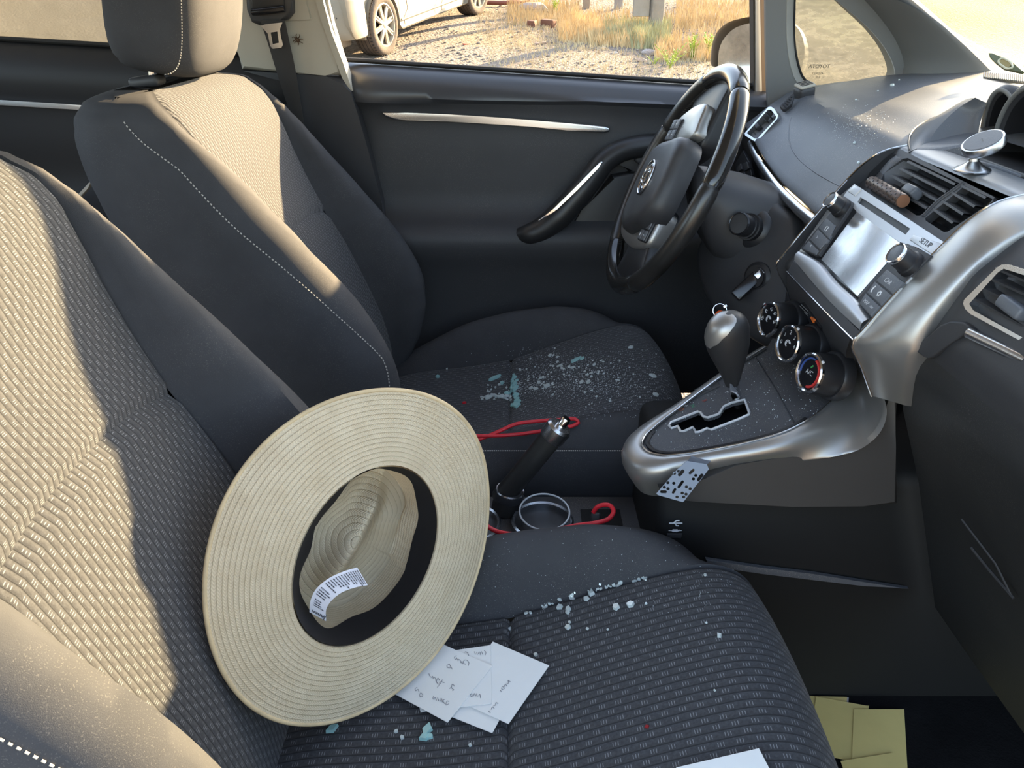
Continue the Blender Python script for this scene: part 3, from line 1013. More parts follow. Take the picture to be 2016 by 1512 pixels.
# left air vent: frame, louvres, thumb wheel
PV = Plane((.47, .60, .80), (-.80, -.28, .55))
vo = [(1466, 262), (1512, 211), (1518, 210), (1524, 214), (1532, 227), (1530, 234), (1493, 277), (1488, 279), (1482, 276), (1467, 267)]
vi = [(1470, 262), (1512, 216), (1518, 216), (1528, 229), (1527, 234), (1491, 273), (1486, 273)]
av = slab('side_vent', PV.pts(vo, .014), .016, M['satin'], dash, holes=[PV.pts(vi, .014)])
slab('vent_back', PV.pts(vo, -.012), .01, M['black'], av)
for a, b in (((1479, 256), (1492, 269)), ((1490, 244), (1503, 257)), ((1502, 231), (1515, 244)), ((1510, 224), (1521, 236))):
    p, q = PV.at(*a), PV.at(*b)
    w = np.array([-.80, -.28, .55]) * .010
    s = np.array([.0012, -.0018, 0])
    V, F = grid_vf([[p + w, q + w], [p - w + s, q - w + s], [p - w + 2 * s, q - w + 2 * s], [p + w + s, q + w + s]], True, False)
    mesh('louvre', V, F, M['dash_dark'], av)
rbox('vent_tab', frame(PV.at(1493, 250, .008), (-.80, -.28, .55), (0, 1, .3)), (.014, .009, .012), M['dash_dark'], av, .002)
# defroster grille beside the vent
PG = Plane((.495, .60, .855), (-.45, -.55, .75))
slab('demister', PG.pts([(1535, 208), (1560, 184), (1563, 186), (1558, 204), (1545, 215), (1540, 214)], .004), .008, M['dash_dark'], dash, bevel=.001)
for k in range(5):
    a, b = (1541 + k * 3.8, 206 - k * 3.6), (1547 + k * 3, 212 - k * 5)
    slab('grille_slot', PG.pts([a, (a[0] + 1.6, a[1] - 1.6), (b[0] + 1.6, b[1] - 1.6), b], .0052), .002, M['black'], dash)
# tweeter on the corner of the dash (its own thing)
tw = thing('tweeter', 'small black tweeter pod with slotted cap below the quarter window', 'speaker', AY(1583, 186, .60))
TM = frame(AY(1583, 184, .60), (-.15, -.25, 1), (1, .3, 0))
rbox('housing', TM @ Matrix.Translation((0, 0, .002)), (.034, .028, .026), M['dash_dark'], tw, .008, 4)
rbox('cap', TM @ Matrix.Translation((0, 0, .0155)), (.031, .025, .006), M['beige'], tw, .0028)  # pale trim tone paints the sunlit top of the cap
for k in range(4):
    rbox('slot', TM @ Matrix.Translation((0, -.008 + k * .0055, .0188)), (.022, .0025, .0012), M['black'], tw, .0004)
# instrument pod: two deep hoods in the middle of the dash
pod = thing('instrument_pod', 'two arched black instrument hoods in the middle of the dash', 'instrument cluster', (.62, .03, .84))
def hood(cy, r, x0, x1, hgt, zb, a1=math.pi):
    L = []
    for a in np.linspace(0, a1, 28):
        L.append((math.cos(a), math.sin(a)))
    rows = []
    for x, k in ((x0 + .006, .86), (x0, .90), (x0 - .001, .95), (x0 + .003, .99), (x0 + .012, 1.0), (x1 - .05, .97), (x1, .86)):
        rows.append([(x + .02 * (1 - max(0, s)), cy + r * c * k, zb + hgt * s * k) for c, s in L])
    grid('hood', np.array(rows), M['dash_dark'], pod, angle=50)
    rows = []
    for x, k in ((x0 + .006, .86), (x0 + .03, .82), (x1 - .01, .66), (x1 - .008, .05)):
        rows.append([(x + .02 * (1 - max(0, s)), cy + r * c * k, zb + hgt * s * k) for c, s in L])
    grid('hood_lining', np.array(rows), M['black'], pod, angle=50)
    P = [(x0 + .02 * (1 - max(0, s)), cy + r * c * .915, zb + hgt * s * .915) for c, s in L]
    tube('hood_rim', P, .003, M['pillar_grey'], pod, 8)
hood(.090, .050, .602, .70, .084, .842, 2.05)
hood(.006, .088, .590, .72, .102, .838)
# pod side panel, a concave cheek sloping from the dash into the hood
c0 = path(np.array([AY(1826, 294, .12), AY(1834, 270, .13), AY(1862, 235, .14), AY(1888, 212, .145), AY(1920, 192, .13)]), 16)
c1 = path(np.array([AX(1922, 306, .597), AX(1924, 280, .597), AX(1928, 250, .598), AX(1936, 222, .60), AX(1948, 196, .605)]), 16)
G = [[a * (1 - k) + b * k + np.array([.6, 0, -.4]) * .012 * math.sin(math.pi * k) for k in np.linspace(0, 1, 12)] for a, b in zip(c0, c1)]
grid('pod_cheek', np.array(G), M['dash'], pod, angle=60)
# shoulder between the seam and the cheek
sm_ = path(np.array([AX(1790, 299, .512), AX(1788, 280, .53), AX(1797, 258, .553), AX(1815, 243, .575), AX(1842, 230, .605), AX(1880, 208, .66)]), 16)
G = [[a * (1 - k) + b * k + np.array([0, 0, .003]) * math.sin(math.pi * k) for k in np.linspace(0, 1, 8)] for a, b in zip(sm_, c0)]
G = [[r[0] + np.array([-.004, .006, -.012])] + r for r in G]
grid('pod_shoulder', np.array(G), M['dash'], pod, angle=60)
rbox('pod_floor', Matrix.Translation((.66, -.01, .822)), (.19, .25, .05), M['black'], pod, .004)
P = path(np.array([AX(1790, 297, .515), AX(1788, 280, .53), AX(1797, 258, .553), AX(1815, 244, .575), AX(1840, 232, .60)]) + np.array([0, 0, .001]), 24)
tube('pod_seam', P, .0013, M['dash_dark'], pod, 6)
# passenger side of the dash: face, vent and glovebox
def xface(z):
    return float(np.interp(z, [.30, .50, .60, .66, .72, .78, .815, .84, .855], [.56, .49, .448, .428, .428, .452, .485, .53, .60]))
ZP = np.concatenate([np.linspace(.30, .690, 30), np.linspace(.6905, .855, 22)])
G = []
for y in np.linspace(-.142, -.72, 32):
    G.append([(xface(z) + .03 * max(0, -.20 - y) ** 1.2 + (.004 if .6895 < z < .692 else 0), y, z) for z in ZP])
G = np.array(G)
grid('passenger_dash', G[:, 29:], M['dash_dark'], dash, angle=60)
grid('glovebox_lid', G[:, :30], M['glovebox'], dash, angle=60)
PPV = Plane((.445, -.25, .74), (-.95, -.18, .30))
vo = [(1896, 598), (1898, 590), (1962, 527), (1972, 521), (1985, 520), (2060, 545), (2120, 560), (2120, 745), (2040, 688), (1910, 618), (1900, 608)]
vi = [(1908, 598), (1965, 536), (1976, 529), (2058, 555), (2110, 572), (2110, 730), (2045, 682), (1916, 611)]
pv = slab('passenger_vent', PPV.pts(vo, .014), .014, M['satin'], dash, holes=[PPV.pts(vi, .014)])
slab('vent_back', PPV.pts(vo, -.004), .01, M['black'], pv)
for a, b in (((1970, 534), (2100, 590)), ((1954, 552), (2100, 618)), ((1938, 570), (2100, 650)), ((1922, 590), (2100, 690))):
    p, q = PPV.at(*a, .004), PPV.at(*b, .004)
    w = np.array([-.95, -.18, .30]) * .008
    s = np.array([0, 0, .004])
    V, F = grid_vf([[p + w, q + w], [p - w + s, q - w + s], [p - w + 1.6 * s, q - w + 1.6 * s], [p + w + .5 * s, q + w + .5 * s]], True, False)
    mesh('louvre', V, F, M['dash_dark'], pv)
rbox('vent_tab', frame(PPV.at(1994, 606, .016), (-.95, -.18, .30), (0, -1, -.1)), (.030, .012, .014), M['dash'], pv, .003)
PGB = Plane((.432, -.25, .70), (-.95, -.18, .10))
tube('passenger_strip', path(np.array(PGB.pts([(1908, 656), (1950, 676), (2000, 700), (2060, 730), (2140, 775)], .004)), 20), .0055, M['satin'], dash, 8)
slab('tray_flap', PGB.pts([(1800, 690), (1812, 676), (1850, 640), (1870, 632), (1895, 634), (1912, 646), (1910, 652), (1870, 676), (1836, 702), (1826, 706), (1816, 702)], .004), .006, M['dash_dark'], dash, bevel=.002)
PGU = Plane((.50, -.25, .45), (-.90, -.12, -.42))
tube('lid_groove', PGU.pts([(1893, 1022), (1960, 1110), (1990, 1170)], .004), .0010, M['dash_dark'], dash, 6)
tube('lid_groove', PGU.pts([(1912, 1078), (1950, 1125), (1996, 1178)], .004), .0014, M['dash_dark'], dash, 6)

# ------------------------------------------------------------------ centre stack
stack = thing('centre_console', 'silver and grey centre console with gear gate and swooping silver flank', 'centre console', (.35, 0, .5))
PHU = Plane((.445, 0, .784), (-.085, 0, .055))
PVT = Plane((.467, 0, .783), (-.053, 0, .0455))
# top lip of the stack: silver surface from the vent panel to the tray
rowsT = []
for y in np.linspace(.136, -.142, 24):
    rowsT.append([(.5125, y, .8385), (.514, y, .8415), (.518, y, .8435), (.524, y, .8445), (.536, y, .8465), (.548, y, .8475), (.553, y, .845), (.554, y, .835)])
grid('stack_top', np.array(rowsT), M['silver_dull'], stack, angle=60)
slab('tray', [(.556, .10, .838), (.556, -.16, .838), (.60, -.16, .838), (.60, .10, .838)], .01, M['black'], stack)
tube('tray_lip', [AY(1923, 322, 0), AY(1960, 332, -.02), AY(2016, 352, -.05), AY(2070, 375, -.08)], .004, M['dash'], stack, 8)
# edge lines of the stack (side profile) and silver flank
prof = np.array([(.413, .614), (.394, .650), (.378, .684), (.384, .693), (.400, .720), (.418, .748), (.446, .789), (.473, .822), (.492, .836), (.512, .8425), (.54, .846), (.60, .846)])
flR = np.array([(.432, .618), (.418, .650), (.408, .684), (.407, .700), (.413, .725), (.425, .752), (.453, .795), (.470, .812), (.488, .824), (.510, .832), (.54, .838), (.60, .840)])
pl, pr = path(prof, 50), path(flR, 50)
for sg in (1, -1):
    G = []
    for a, b in zip(pl, pr):
        A = np.array([a[0], sg * .137, a[1]]); B = np.array([b[0] + .004, sg * float(np.interp(b[1], [.61, .66, .70], [.164, .184, .196])), b[1]]) if sg < 0 else np.array([a[0] + .06, .139, a[1] - .004])
        row = []
        for k in np.linspace(0, 1, 16):
            p = A * (1 - k) + B * k + np.array([-.5, sg * .5, .35]) * (.012 if sg < 0 else .0) * math.sin(math.pi * min(1, k)) ** .8
            row.append(p)
        row.append(B + np.array([.012, -sg * .001, -.002])); row.append(B + np.array([.05, -sg * .01, -.01]))
        G.append(row)
    grid('silver_flank' if sg < 0 else 'far_side', np.array(G), M['silver'] if sg < 0 else M['dash_dark'], stack, angle=60)
    tube('flank_edge', [(p[0] - .0012, sg * .137, p[1]) for p in pl[:48]], .0013, M['chrome'], stack, 6)
# body of the stack behind its face
G = []
for y in np.linspace(.137, -.137, 8):
    G.append([(p[0] + float(np.interp(p[1], [.60, .77, .80, .84], [.010, .012, .045, .06])), y, p[1] - float(np.interp(p[1], [.60, .78, .80, .845], [0, 0, .01, .035]))) for p in pl])
grid('stack_body', np.array(G), M['dash_dark'], stack, angle=60)
# centre air vents
cv = thing('centre_vents', 'pair of black louvred air vents on top of the centre stack', 'air vent', PVT.at(1830, 390))
vo = [(1764, 294), (1776, 295), (1958, 388), (1950, 398), (1873, 478), (1862, 479), (1682, 362), (1700, 345)]
h1 = [(1770, 308), (1788, 311), (1895, 362), (1800, 425), (1793, 424), (1726, 377), (1722, 370)]
h2 = [(1903, 366), (1950, 388), (1952, 393), (1870, 453), (1862, 456), (1809, 429)]
h1 = [(1741, 341), (1776, 313), (1787, 311), (1890, 361), (1888, 366), (1812, 424), (1804, 424), (1735, 378), (1728, 366)]
h2 = [(1899, 366), (1953, 391), (1955, 396), (1866, 456), (1858, 457), (1822, 434), (1822, 429)]
slab('vent_frame', PVT.pts(vo, .004), .010, M['dash_dark'], cv, holes=[PVT.pts(h1, .004), PVT.pts(h2, .004)])
slab('vent_back', PVT.pts([(1764, 298), (1955, 390), (1868, 470), (1690, 362)], -.016), .006, M['black'], cv)
slab('gloss_panel', PVT.pts([(1716, 331), (1756, 301), (1762, 303), (1742, 322), (1722, 345), (1707, 349)], .006), .003, M['black_gloss'], cv, bevel=.0008)
w = np.array([-.053, 0, .0455]); w = w / np.linalg.norm(w)
def louvre(a, b, mat=M['dash_dark']):
    p, q = PVT.at(*a, .0005), PVT.at(*b, .0005)
    d1 = w * .0045 + np.array([-.3, 0, -1]) * .0012
    V, F = grid_vf([[p + d1, q + d1], [p + d1 + np.array([.0012, 0, .0022]), q + d1 + np.array([.0012, 0, .0022])], [p - w * .010 + np.array([.006, 0, .008]), q - w * .010 + np.array([.006, 0, .008])], [p - w * .010 + np.array([.004, 0, .006]), q - w * .010 + np.array([.004, 0, .006])]], True, False)
    mesh('louvre', V, F, mat, cv, smooth=False)
for a, b in (((1790, 322), (1884, 368)), ((1775, 336), (1866, 383)), ((1757, 350), (1848, 400)), ((1740, 364), (1828, 415))):
    louvre(a, b)
for a, b in (((1893, 369), (1945, 395)), ((1878, 384), (1923, 412)), ((1858, 400), (1900, 427)), ((1840, 416), (1880, 444))):
    louvre(a, b)
rbox('vent_tab', frame(PVT.at(1796, 378, .008), (-.75, 0, .66), (0, -1, 0)), (.026, .012, .016), M['dash'], cv, .003)
tube('divider', path(np.array(PVT.pts([(1897, 361), (1880, 374), (1850, 395), (1818, 427)], .003)), 12), .0032, M['dash_dark'], cv, 8)

# head unit
hu = thing('head_unit', 'silver car radio with pale touch screen and rotary knobs', 'car radio', PHU.at(1690, 500))
slab('chassis', PHU.pts([(1640, 395), (1682, 362), (1862, 479), (1838, 503), (1713, 630), (1693, 652), (1562, 514), (1572, 497)], -.004), .012, M['silver_light'], hu, bevel=.001)
sl = [(1694, 388), (1792, 450), (1783, 462), (1688, 398)]
slab('top_bar', PHU.pts([(1668, 376), (1682, 362), (1862, 479), (1834, 503), (1806, 487), (1770, 476), (1690, 421), (1661, 386)], .002), .004, M['silver_light'], hu, holes=[PHU.pts(sl, .002)])
slab('disc_slot', PHU.pts(sl, -.001), .002, M['black'], hu)
slab('screen_surround', PHU.pts([(1664, 390), (1682, 402), (1690, 413), (1786, 480), (1780, 490), (1698, 590), (1688, 590), (1606, 512), (1578, 491)], .001), .004, M['black_gloss'], hu, bevel=.0006)
scr = NT('dusty_touch_screen')
b = scr.principled(Base_Color=scr.ramp(scr.noise(60, 5, .65), .3, .75, (.55, .55, .57), (.72, .72, .73)), Roughness=.16, Metallic=.82)
slab('screen', PHU.pts([(1687, 417), (1777, 482), (1688, 583), (1617, 511)], .0022), .002, scr.m, hu)
slab('button_column', PHU.pts([(1662, 386), (1677, 397), (1676, 404), (1611, 502), (1605, 503), (1578, 491), (1576, 488)], .006), .008, M['dash_dark'], hu, bevel=.001)
for q in ([(1627, 429), (1644, 443), (1631, 469), (1611, 449)], [(1610, 451), (1630, 471), (1613, 490), (1594, 472)], [(1592, 474), (1611, 493), (1605, 501), (1579, 489)]):
    slab('button', PHU.pts(q, .0078), .004, M['dash'], hu, bevel=.0009)
slab('button_column', PHU.pts([(1779, 480), (1786, 479), (1833, 502), (1713, 624), (1688, 592), (1690, 586)], .006), .008, M['dash_dark'], hu, bevel=.001)
for q in ([(1746, 530), (1779, 555), (1755, 577), (1724, 552)], [(1722, 554), (1753, 579), (1733, 600), (1706, 576)], [(1704, 577), (1731, 602), (1713, 621), (1691, 597)]):
    slab('button', PHU.pts(q, .0078), .004, M['dash'], hu, bevel=.0009)
slab('button', PHU.pts([(1798, 462), (1861, 481), (1835, 501), (1790, 472)], .0034), .002, M['silver_light'], hu, bevel=.0006)
slab('button', PHU.pts([(1669, 377), (1682, 364), (1695, 372), (1682, 385)], .0034), .002, M['silver_light'], hu, bevel=.0006)
nf = np.array([-.085, 0, .055]); nf /= np.linalg.norm(nf)
def knob(c, r, h, nm='knob'):
    M_ = frame(c, nf, (0, -1, 0))
    k = lathe(nm, [(r * 1.15, 0), (r * 1.12, h * .25), (r, h * .3), (r * .98, h * .85), (r * .96, h * .9)], M_, M['black'], hu, 28)
    lathe('knob_ring', [(r * .80, h * .92), (r * .84, h * 1.04), (r * .93, h * 1.06), (r * 1.0, h), (r * .99, h * .88)], M_, M['chrome'], k, 28, False)
    lathe('knob_cap', [(r * .82, h * .93), (r * .82, h * 1.0), (r * .70, h * 1.03), (0.0001, h * 1.04)], M_, M['dash'], k, 28)
knob(PHU.at(1795, 522, .006), .0125, .024)
knob(PHU.at(1658, 411, .006), .0115, .022)
fr_ = lambda u, v, off: frame(PHU.at(u, v, off), nf, (0, -1, 0))
lettering('lettering', 'SETUP', fr_(1822, 478, .0037), .0085, M['black'], hu)
lettering('lettering', 'CAR', fr_(1748, 554, .0080), .0075, M['white_mark'], hu)
lettering('lettering', 'MAP', fr_(1705, 595, .0080), .0062, M['white_mark'], hu)
lettering('lettering', 'nav', fr_(1716, 604, .0080), .0052, M['white_mark'], hu)
lettering('lettering', '>', fr_(1608, 467, .0080), .008, M['white_mark'], hu)
lettering('lettering', '<', fr_(1596, 484, .0080), .008, M['white_mark'], hu)
mb = MB()
fm = fr_(1723, 571, .0081)
mb.tube([fm @ Vector((math.cos(a) * .0035 - .002, math.sin(a) * .0045, 0)) for a in np.linspace(2.2, 4.4, 8)], .0008, 5)
fm = fr_(1731, 578, .0081)
mb.tube([fm @ Vector((math.cos(a) * .0022, math.sin(a) * .0022, 0)) for a in np.linspace(0, 2*math.pi, 10)[:-1]], .0008, 5, True)
for a in np.linspace(0, 2*math.pi, 7)[:-1]:
    mb.tube([fm @ Vector((math.cos(a) * .0025, math.sin(a) * .0025, 0)), fm @ Vector((math.cos(a) * .0037, math.sin(a) * .0037, 0))], .0006, 4)
mb.build('phone_gear_symbol', M['white_mark'], hu)
mb = MB(); fm = fr_(1627, 450, .0081)
mb.tube([fm @ Vector(p) for p in ((-.003, -.003, 0), (.003, -.003, 0), (.003, .003, 0), (-.003, .003, 0))], .0006, 4, True)
mb.build('display_symbol', M['white_mark'], hu)
# concave silver bezel and black strip below the screen
o = path(np.array([(1564, 513), (1600, 556), (1645, 605), (1693, 650)], float), 20)
i_ = path(np.array([(1577, 493), (1611, 511), (1650, 555), (1688, 590), (1713, 627)], float), 20)
G = []
for a, b in zip(o, i_):
    A, B = PHU.at(a[0], a[1], .004), PHU.at(b[0], b[1], .003)
    G.append([A * (1 - k) + B * k + nf * (.004 * math.sin(math.pi * k) - .006 * (k > .99)) for k in np.linspace(0, 1, 10)])
grid('lower_bezel', np.array(G), M['silver_light'], hu, angle=60)
slab('black_strip', PHU.pts([(1563, 513), (1600, 556), (1645, 605), (1693, 650), (1678, 668), (1550, 534)], .003), .006, M['dash_dark'], stack, bevel=.0012)
tube('chrome_line', path(np.array(PHU.pts([(1549, 535), (1600, 588), (1645, 635), (1679, 669)], .004)), 16), .0012, M['chrome'], stack, 6)

# climate panel with three dials
PCL = Plane((.388, 0, .664), (-.88, 0, -.40))
slab('climate_panel', PCL.pts([(1549, 537), (1676, 668), (1664, 690), (1668, 730), (1660, 775), (1640, 800), (1600, 800), (1540, 760), (1505, 690), (1535, 640), (1546, 590)], .0), .012, M['dash_dark'], stack, bevel=.002)
hm_ = M['white_mark']
for c, kind in ((AY(1551, 634, .085), 0), (AY(1591, 682, .010), 1), (AY(1636, 739, -.068), 2)):
    kn = thing('climate_dial', ['farthest climate dial with air flow symbols and chrome rim', 'middle climate dial with fan numbers and chrome rim', 'nearest climate dial with red and blue temperature arc'][kind], 'dial', c, 'climate dials below the radio')
    fmx = frame(c, (-.93, -.20, .22), (0, -1, .1))
    lathe('base_ring', [(.0305, -.012), (.0305, .000), (.0285, .003), (.026, .003)], fmx, M['black'], kn, 40, False)
    lathe('grip', [(.026, -.004), (.0265, .004), (.0250, .030), (.0246, .031)], fmx, M['black'], kn, 40, False)
    lathe('rim', [(.0205, .0300), (.0215, .0330), (.0232, .0340), (.0247, .0325), (.0252, .0295)], fmx, M['chrome'], kn, 40, False)
    lathe('face', [(.0212, .0308), (.012, .0312), (.0001, .0312)], fmx, M['black_gloss'], kn, 40)
    rbox('pointer', fmx @ Matrix.Rotation([2.5, 1.2, .9][kind], 4, 'Z') @ Matrix.Translation((.0248, 0, .031)), (.004, .003, .003), hm_, kn, .0006)
    fz = fmx @ Matrix.Translation((0, 0, .0316))
    if kind == 2:
        mb = MB(); mb.tube([fz @ Vector((.0175 * math.cos(a), .0175 * math.sin(a), -.0003)) for a in np.linspace(-1.35, 1.3, 22)], .0017, 6)
        mb.build('hot_arc', plain('red_print', (.50, .03, .025), .5), kn)
        mb = MB(); mb.tube([fz @ Vector((.0175 * math.cos(a), .0175 * math.sin(a), -.0003)) for a in np.linspace(1.45, 3.4, 18)], .0012, 6)
        mb.build('cold_arc', plain('blue_print', (.03, .07, .25), .5), kn)
        lettering('lettering', 'A/C', fz, .0085, hm_, kn)
        rbox('indicator', fz @ Matrix.Translation((.001, .008, 0)) @ Matrix.Rotation(.9, 4, 'Z'), (.005, .0018, .0008), plain('green_lamp', (.05, .30, .08), .5), kn, .0003)
    else:
        for j, s in enumerate(['0', '1', '2', '3', '4'] if kind == 1 else ['\u2022', '\u2191', '\u2192', '\u2193', '\u2022']):
            a = math.radians(190 - j * 47)
            if kind == 1:
                lettering('lettering', s, fz @ Matrix.Translation((.0145 * math.cos(a), .0145 * math.sin(a), 0)), .0075, hm_, kn)
            else:
                mb = MB(); f2 = fz @ Matrix.Translation((.0145 * math.cos(a), .0145 * math.sin(a), 0)) @ Matrix.Rotation(j * .7, 4, 'Z')
                mb.tube([f2 @ Vector((-.002, -.002, 0)), f2 @ Vector((0, .002, 0)), f2 @ Vector((.0022, -.001, 0))], .0006, 4)
                mb.tube([f2 @ Vector((.0008, -.003, 0)), f2 @ Vector((-.0008, -.0032, 0))], .0006, 4)
                mb.build('airflow_symbol', hm_, kn)
        mb = MB()
        for r_ in (.0035, .0055):
            mb.tube([fz @ Vector((r_ * math.cos(a), r_ * .8 * math.sin(a), 0)) for a in np.linspace(.3, 2.8 + r_ * 300, 10)], .0006, 4)
        mb.build('centre_symbol', hm_, kn)
# small display slot and the orange seat heating symbol
pm = lambda u, v, o=.004: PCL.at(u, v, o)
slab('indicator_strip', PCL.pts([(1572, 598), (1580, 596), (1615, 645), (1616, 655), (1600, 638)], .0025), .003, M['black_gloss'], stack)
mb = MB()
for a, b in (((1578, 600), (1590, 612)), ((1574, 602), (1584, 612)), ((1582, 610), (1590, 618)), ((1584, 615), (1590, 621))):
    mb.tube([pm(*a), pm(*b)], .0006, 4)
mb.build('warning_print', plain('grey_print', (.16, .16, .16), .6), stack)
mb = MB()
mb.tube(path(np.array([pm(1597, 624), pm(1602, 634), pm(1600, 628), pm(1604, 630)]), 10), .0015, 6)
mb.build('heater_symbol', plain('orange_print', (.60, .13, .02), .5), stack)

# gear surface
PSH = Plane((.18, 0, .503), (-.30, 0, 1.0))
top_uv = [(1530, 650), (1510, 685), (1450, 722), (1400, 757), (1340, 802), (1285, 845), (1268, 862), (1263, 876), (1272, 889), (1300, 898), (1345, 896), (1390, 889), (1480, 871), (1555, 848), (1610, 815), (1650, 772), (1664, 725), (1600, 640)]
gate = [(1466, 787), (1475, 812), (1474, 816), (1470, 818), (1452, 826), (1400, 846), (1392, 843), (1376, 850), (1370, 851), (1364, 841), (1346, 849), (1340, 849), (1334, 839), (1322, 843), (1317, 838), (1321, 831), (1374, 810), (1379, 812), (1385, 820), (1393, 822), (1412, 816), (1416, 814), (1421, 806), (1425, 800), (1440, 793)]
slab('gear_surround', PSH.pts(top_uv), .006, plain('gear_surround_plastic', (.055, .056, .062), .55, 0, 600, .25, .0003, .1, 7, .5, dust=.5), stack, holes=[PSH.pts(gate)])
slab('gate_well', PSH.pts([(1310, 835), (1375, 800), (1470, 780), (1485, 815), (1375, 860), (1320, 850)], -.03), .004, M['black'], stack)
V, F = tube_vf(PSH.pts(gate, .001), .0018, 6, True)
mesh('gate_trim', V, F, plain('gate_trim_silver', (.62, .63, .65), .35, .3), stack)
tube('surround_joint', PSH.pts([(1487, 702), (1530, 770), (1569, 842)], .0003), .0009, M['black'], stack, 5)
slab('shift_lock_cover', PSH.pts([(1367, 766), (1412, 748), (1417, 760), (1372, 781)], .0015), .003, M['dash_dark'], stack, bevel=.0006)
slab('cover_mark', PSH.pts([(1387, 760), (1396, 757), (1399, 764), (1390, 767)], .0019), .001, M['dash'], stack)
for s, uv, mt in (('P', (1432, 772), M['white_mark']), ('R', (1387, 789), plain('dull_red_print', (.25, .05, .04), .6)), ('N', (1364, 799), plain('dull_green_print', (.05, .22, .12), .6)), ('+', (1350, 799), M['white_mark']), ('D', (1341, 806), plain('amber_print', (.35, .12, .05), .6)), ('-', (1326, 812), M['white_mark'])):
    lettering('gear_letter', s, frame(PSH.at(*uv, .0005), (-.29, 0, .957), (.3, -1, 0)), .010, mt, stack)
# silver lip running around the gear surface; on the near side it grows into the tall side cheek
ring = path(np.array([(p[0], p[1]) for p in top_uv[1:17]] + [(1674, 672)], float), 110)
T = np.array(PSH.pts([tuple(p) for p in ring], .002))
low_uv = [(1285, 972, -.045), (1335, 976, -.07), (1390, 946, -.09), (1450, 926, -.108), (1512, 915, -.118), (1580, 907, -.126), (1644, 898, -.132), (1700, 884, -.136), (1732, 858, -.138), (1746, 828, -.139), (1750, 800, -.139), (1738, 778, -.139)]
low = np.array([AY(*q) for q in low_uv])
cen = np.array([.33, 0, .53])
inose = int(np.argmin(T[:, 0]))
i0 = inose + 4
outs = []
for k, p in enumerate(T):
    a = T[max(0, k - 2)]; b = T[min(len(T) - 1, k + 2)]
    t = b - a; t /= np.linalg.norm(t)
    out = np.cross(t, np.array([-.287, 0, .958])); out /= np.linalg.norm(out)
    if out @ (p - cen) < 0: out = -out
    if k > len(T) - 22: out = out * (1 - (k - len(T) + 22) / 22.) + np.array([-.3, -.9, 0]) * ((k - len(T) + 22) / 22.)
    out[2] *= .3
    outs.append(out)
outs = np.array(outs)
for _ in range(14):
    outs[1:-1] = (outs[:-2] + 2 * outs[1:-1] + outs[2:]) / 4
low_s = path(low, 60)
for _ in range(10):
    low_s[1:-1] = (low_s[:-2] + 2 * low_s[1:-1] + low_s[2:]) / 4
G = []
for k, p in enumerate(T):
    out = outs[k]
    nose = math.exp(-((p[0] - .17) / .05) ** 2)
    bw = (.014 + .012 * nose) * float(np.interp(k, [0, 70, 109], [1, 1, .55]))
    B = p + out * .006 + np.array([0, 0, -.058])
    if k >= i0:
        kk = (k - i0) / (len(T) - 1 - i0)
        L = low_s
        f = kk * 59
        i_f = min(58, int(f))
        Bn = L[i_f] * (1 - (f - i_f)) + L[i_f + 1] * (f - i_f)
        wgt = min(1, (k - i0) / 6.0)
        B = B * (1 - wgt) + Bn * wgt
    A = p + out * .0025 + np.array([0, 0, .0015])
    d = B - A
    row = [p - out * .001, A]
    for q in np.linspace(.06, 1, 14):
        bulge = math.sin(math.pi * min(1, q ** .55)) 
        row.append(A + d * q + out * bw * bulge)
    row.append(B - out * .012 + np.array([0, 0, -.002]))
    G.append(path(np.array(row), 30))
grid('silver_lip', np.array(G), M['silver'], stack, angle=70)
tube('lip_edge', [p + np.array([0, 0, .002]) for p in T], .0013, M['satin'], stack, 6)
gk = [p * .94 + np.array([.30, 0, .538]) * .06 + np.array([0, 0, -.0015]) for p in T[inose - 4:inose + 46]]
tube('lip_gasket', gk, .0032, M['black'], stack, 6)
M['cheek'] = plain('cheek_plastic', (.034, .032, .031), .55, 0, 600, .2, .0003, .1, 6, .5)
PCK = Plane((.43, -.122, .56), (.0, -1, .10))
slab('side_panel', PCK.pts([(1300, 968), (1340, 966), (1390, 936), (1450, 916), (1512, 905), (1580, 897), (1644, 888), (1700, 872), (1740, 840), (1745, 776), (1768, 772), (1764, 880), (1768, 993), (1700, 997), (1560, 998), (1450, 992), (1373, 988), (1320, 984)]), .02, M['cheek'], stack, bevel=.004)
# tunnel below the lip
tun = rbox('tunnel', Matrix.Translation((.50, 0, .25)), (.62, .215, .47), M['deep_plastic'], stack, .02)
PTN = Plane((.35, -.112, .35), (0, -1, .02))
lo_ = slab('tunnel_edge_sheen', PTN.pts([(1390, 1102), (1500, 1118), (1600, 1130), (1700, 1146), (1790, 1160), (1700, 1154), (1600, 1142), (1500, 1130), (1395, 1115)], .003), .006, M['dash'], stack, bevel=.001)  # pale strip paints the sheen along the tunnel's edge
USB = Plane((.21, -.06, .40), (-.75, -.65, .1))
fm = frame(PTN.at(1331, 1030, .001), (0, -1, .02), (1, 0, 0))
mb = MB()
mb.tube([fm @ Vector((-.009, 0, 0)), fm @ Vector((.008, 0, 0))], .0009, 5)
mb.tube([fm @ Vector((-.004, 0, 0)), fm @ Vector((0, .004, 0)), fm @ Vector((.004, .004, 0))], .0008, 5)
mb.tube([fm @ Vector((-.002, 0, 0)), fm @ Vector((.001, -.004, 0)), fm @ Vector((.004, -.004, 0))], .0008, 5)
mb.build('usb_symbol', M['white_mark'], stack)
mb = MB()
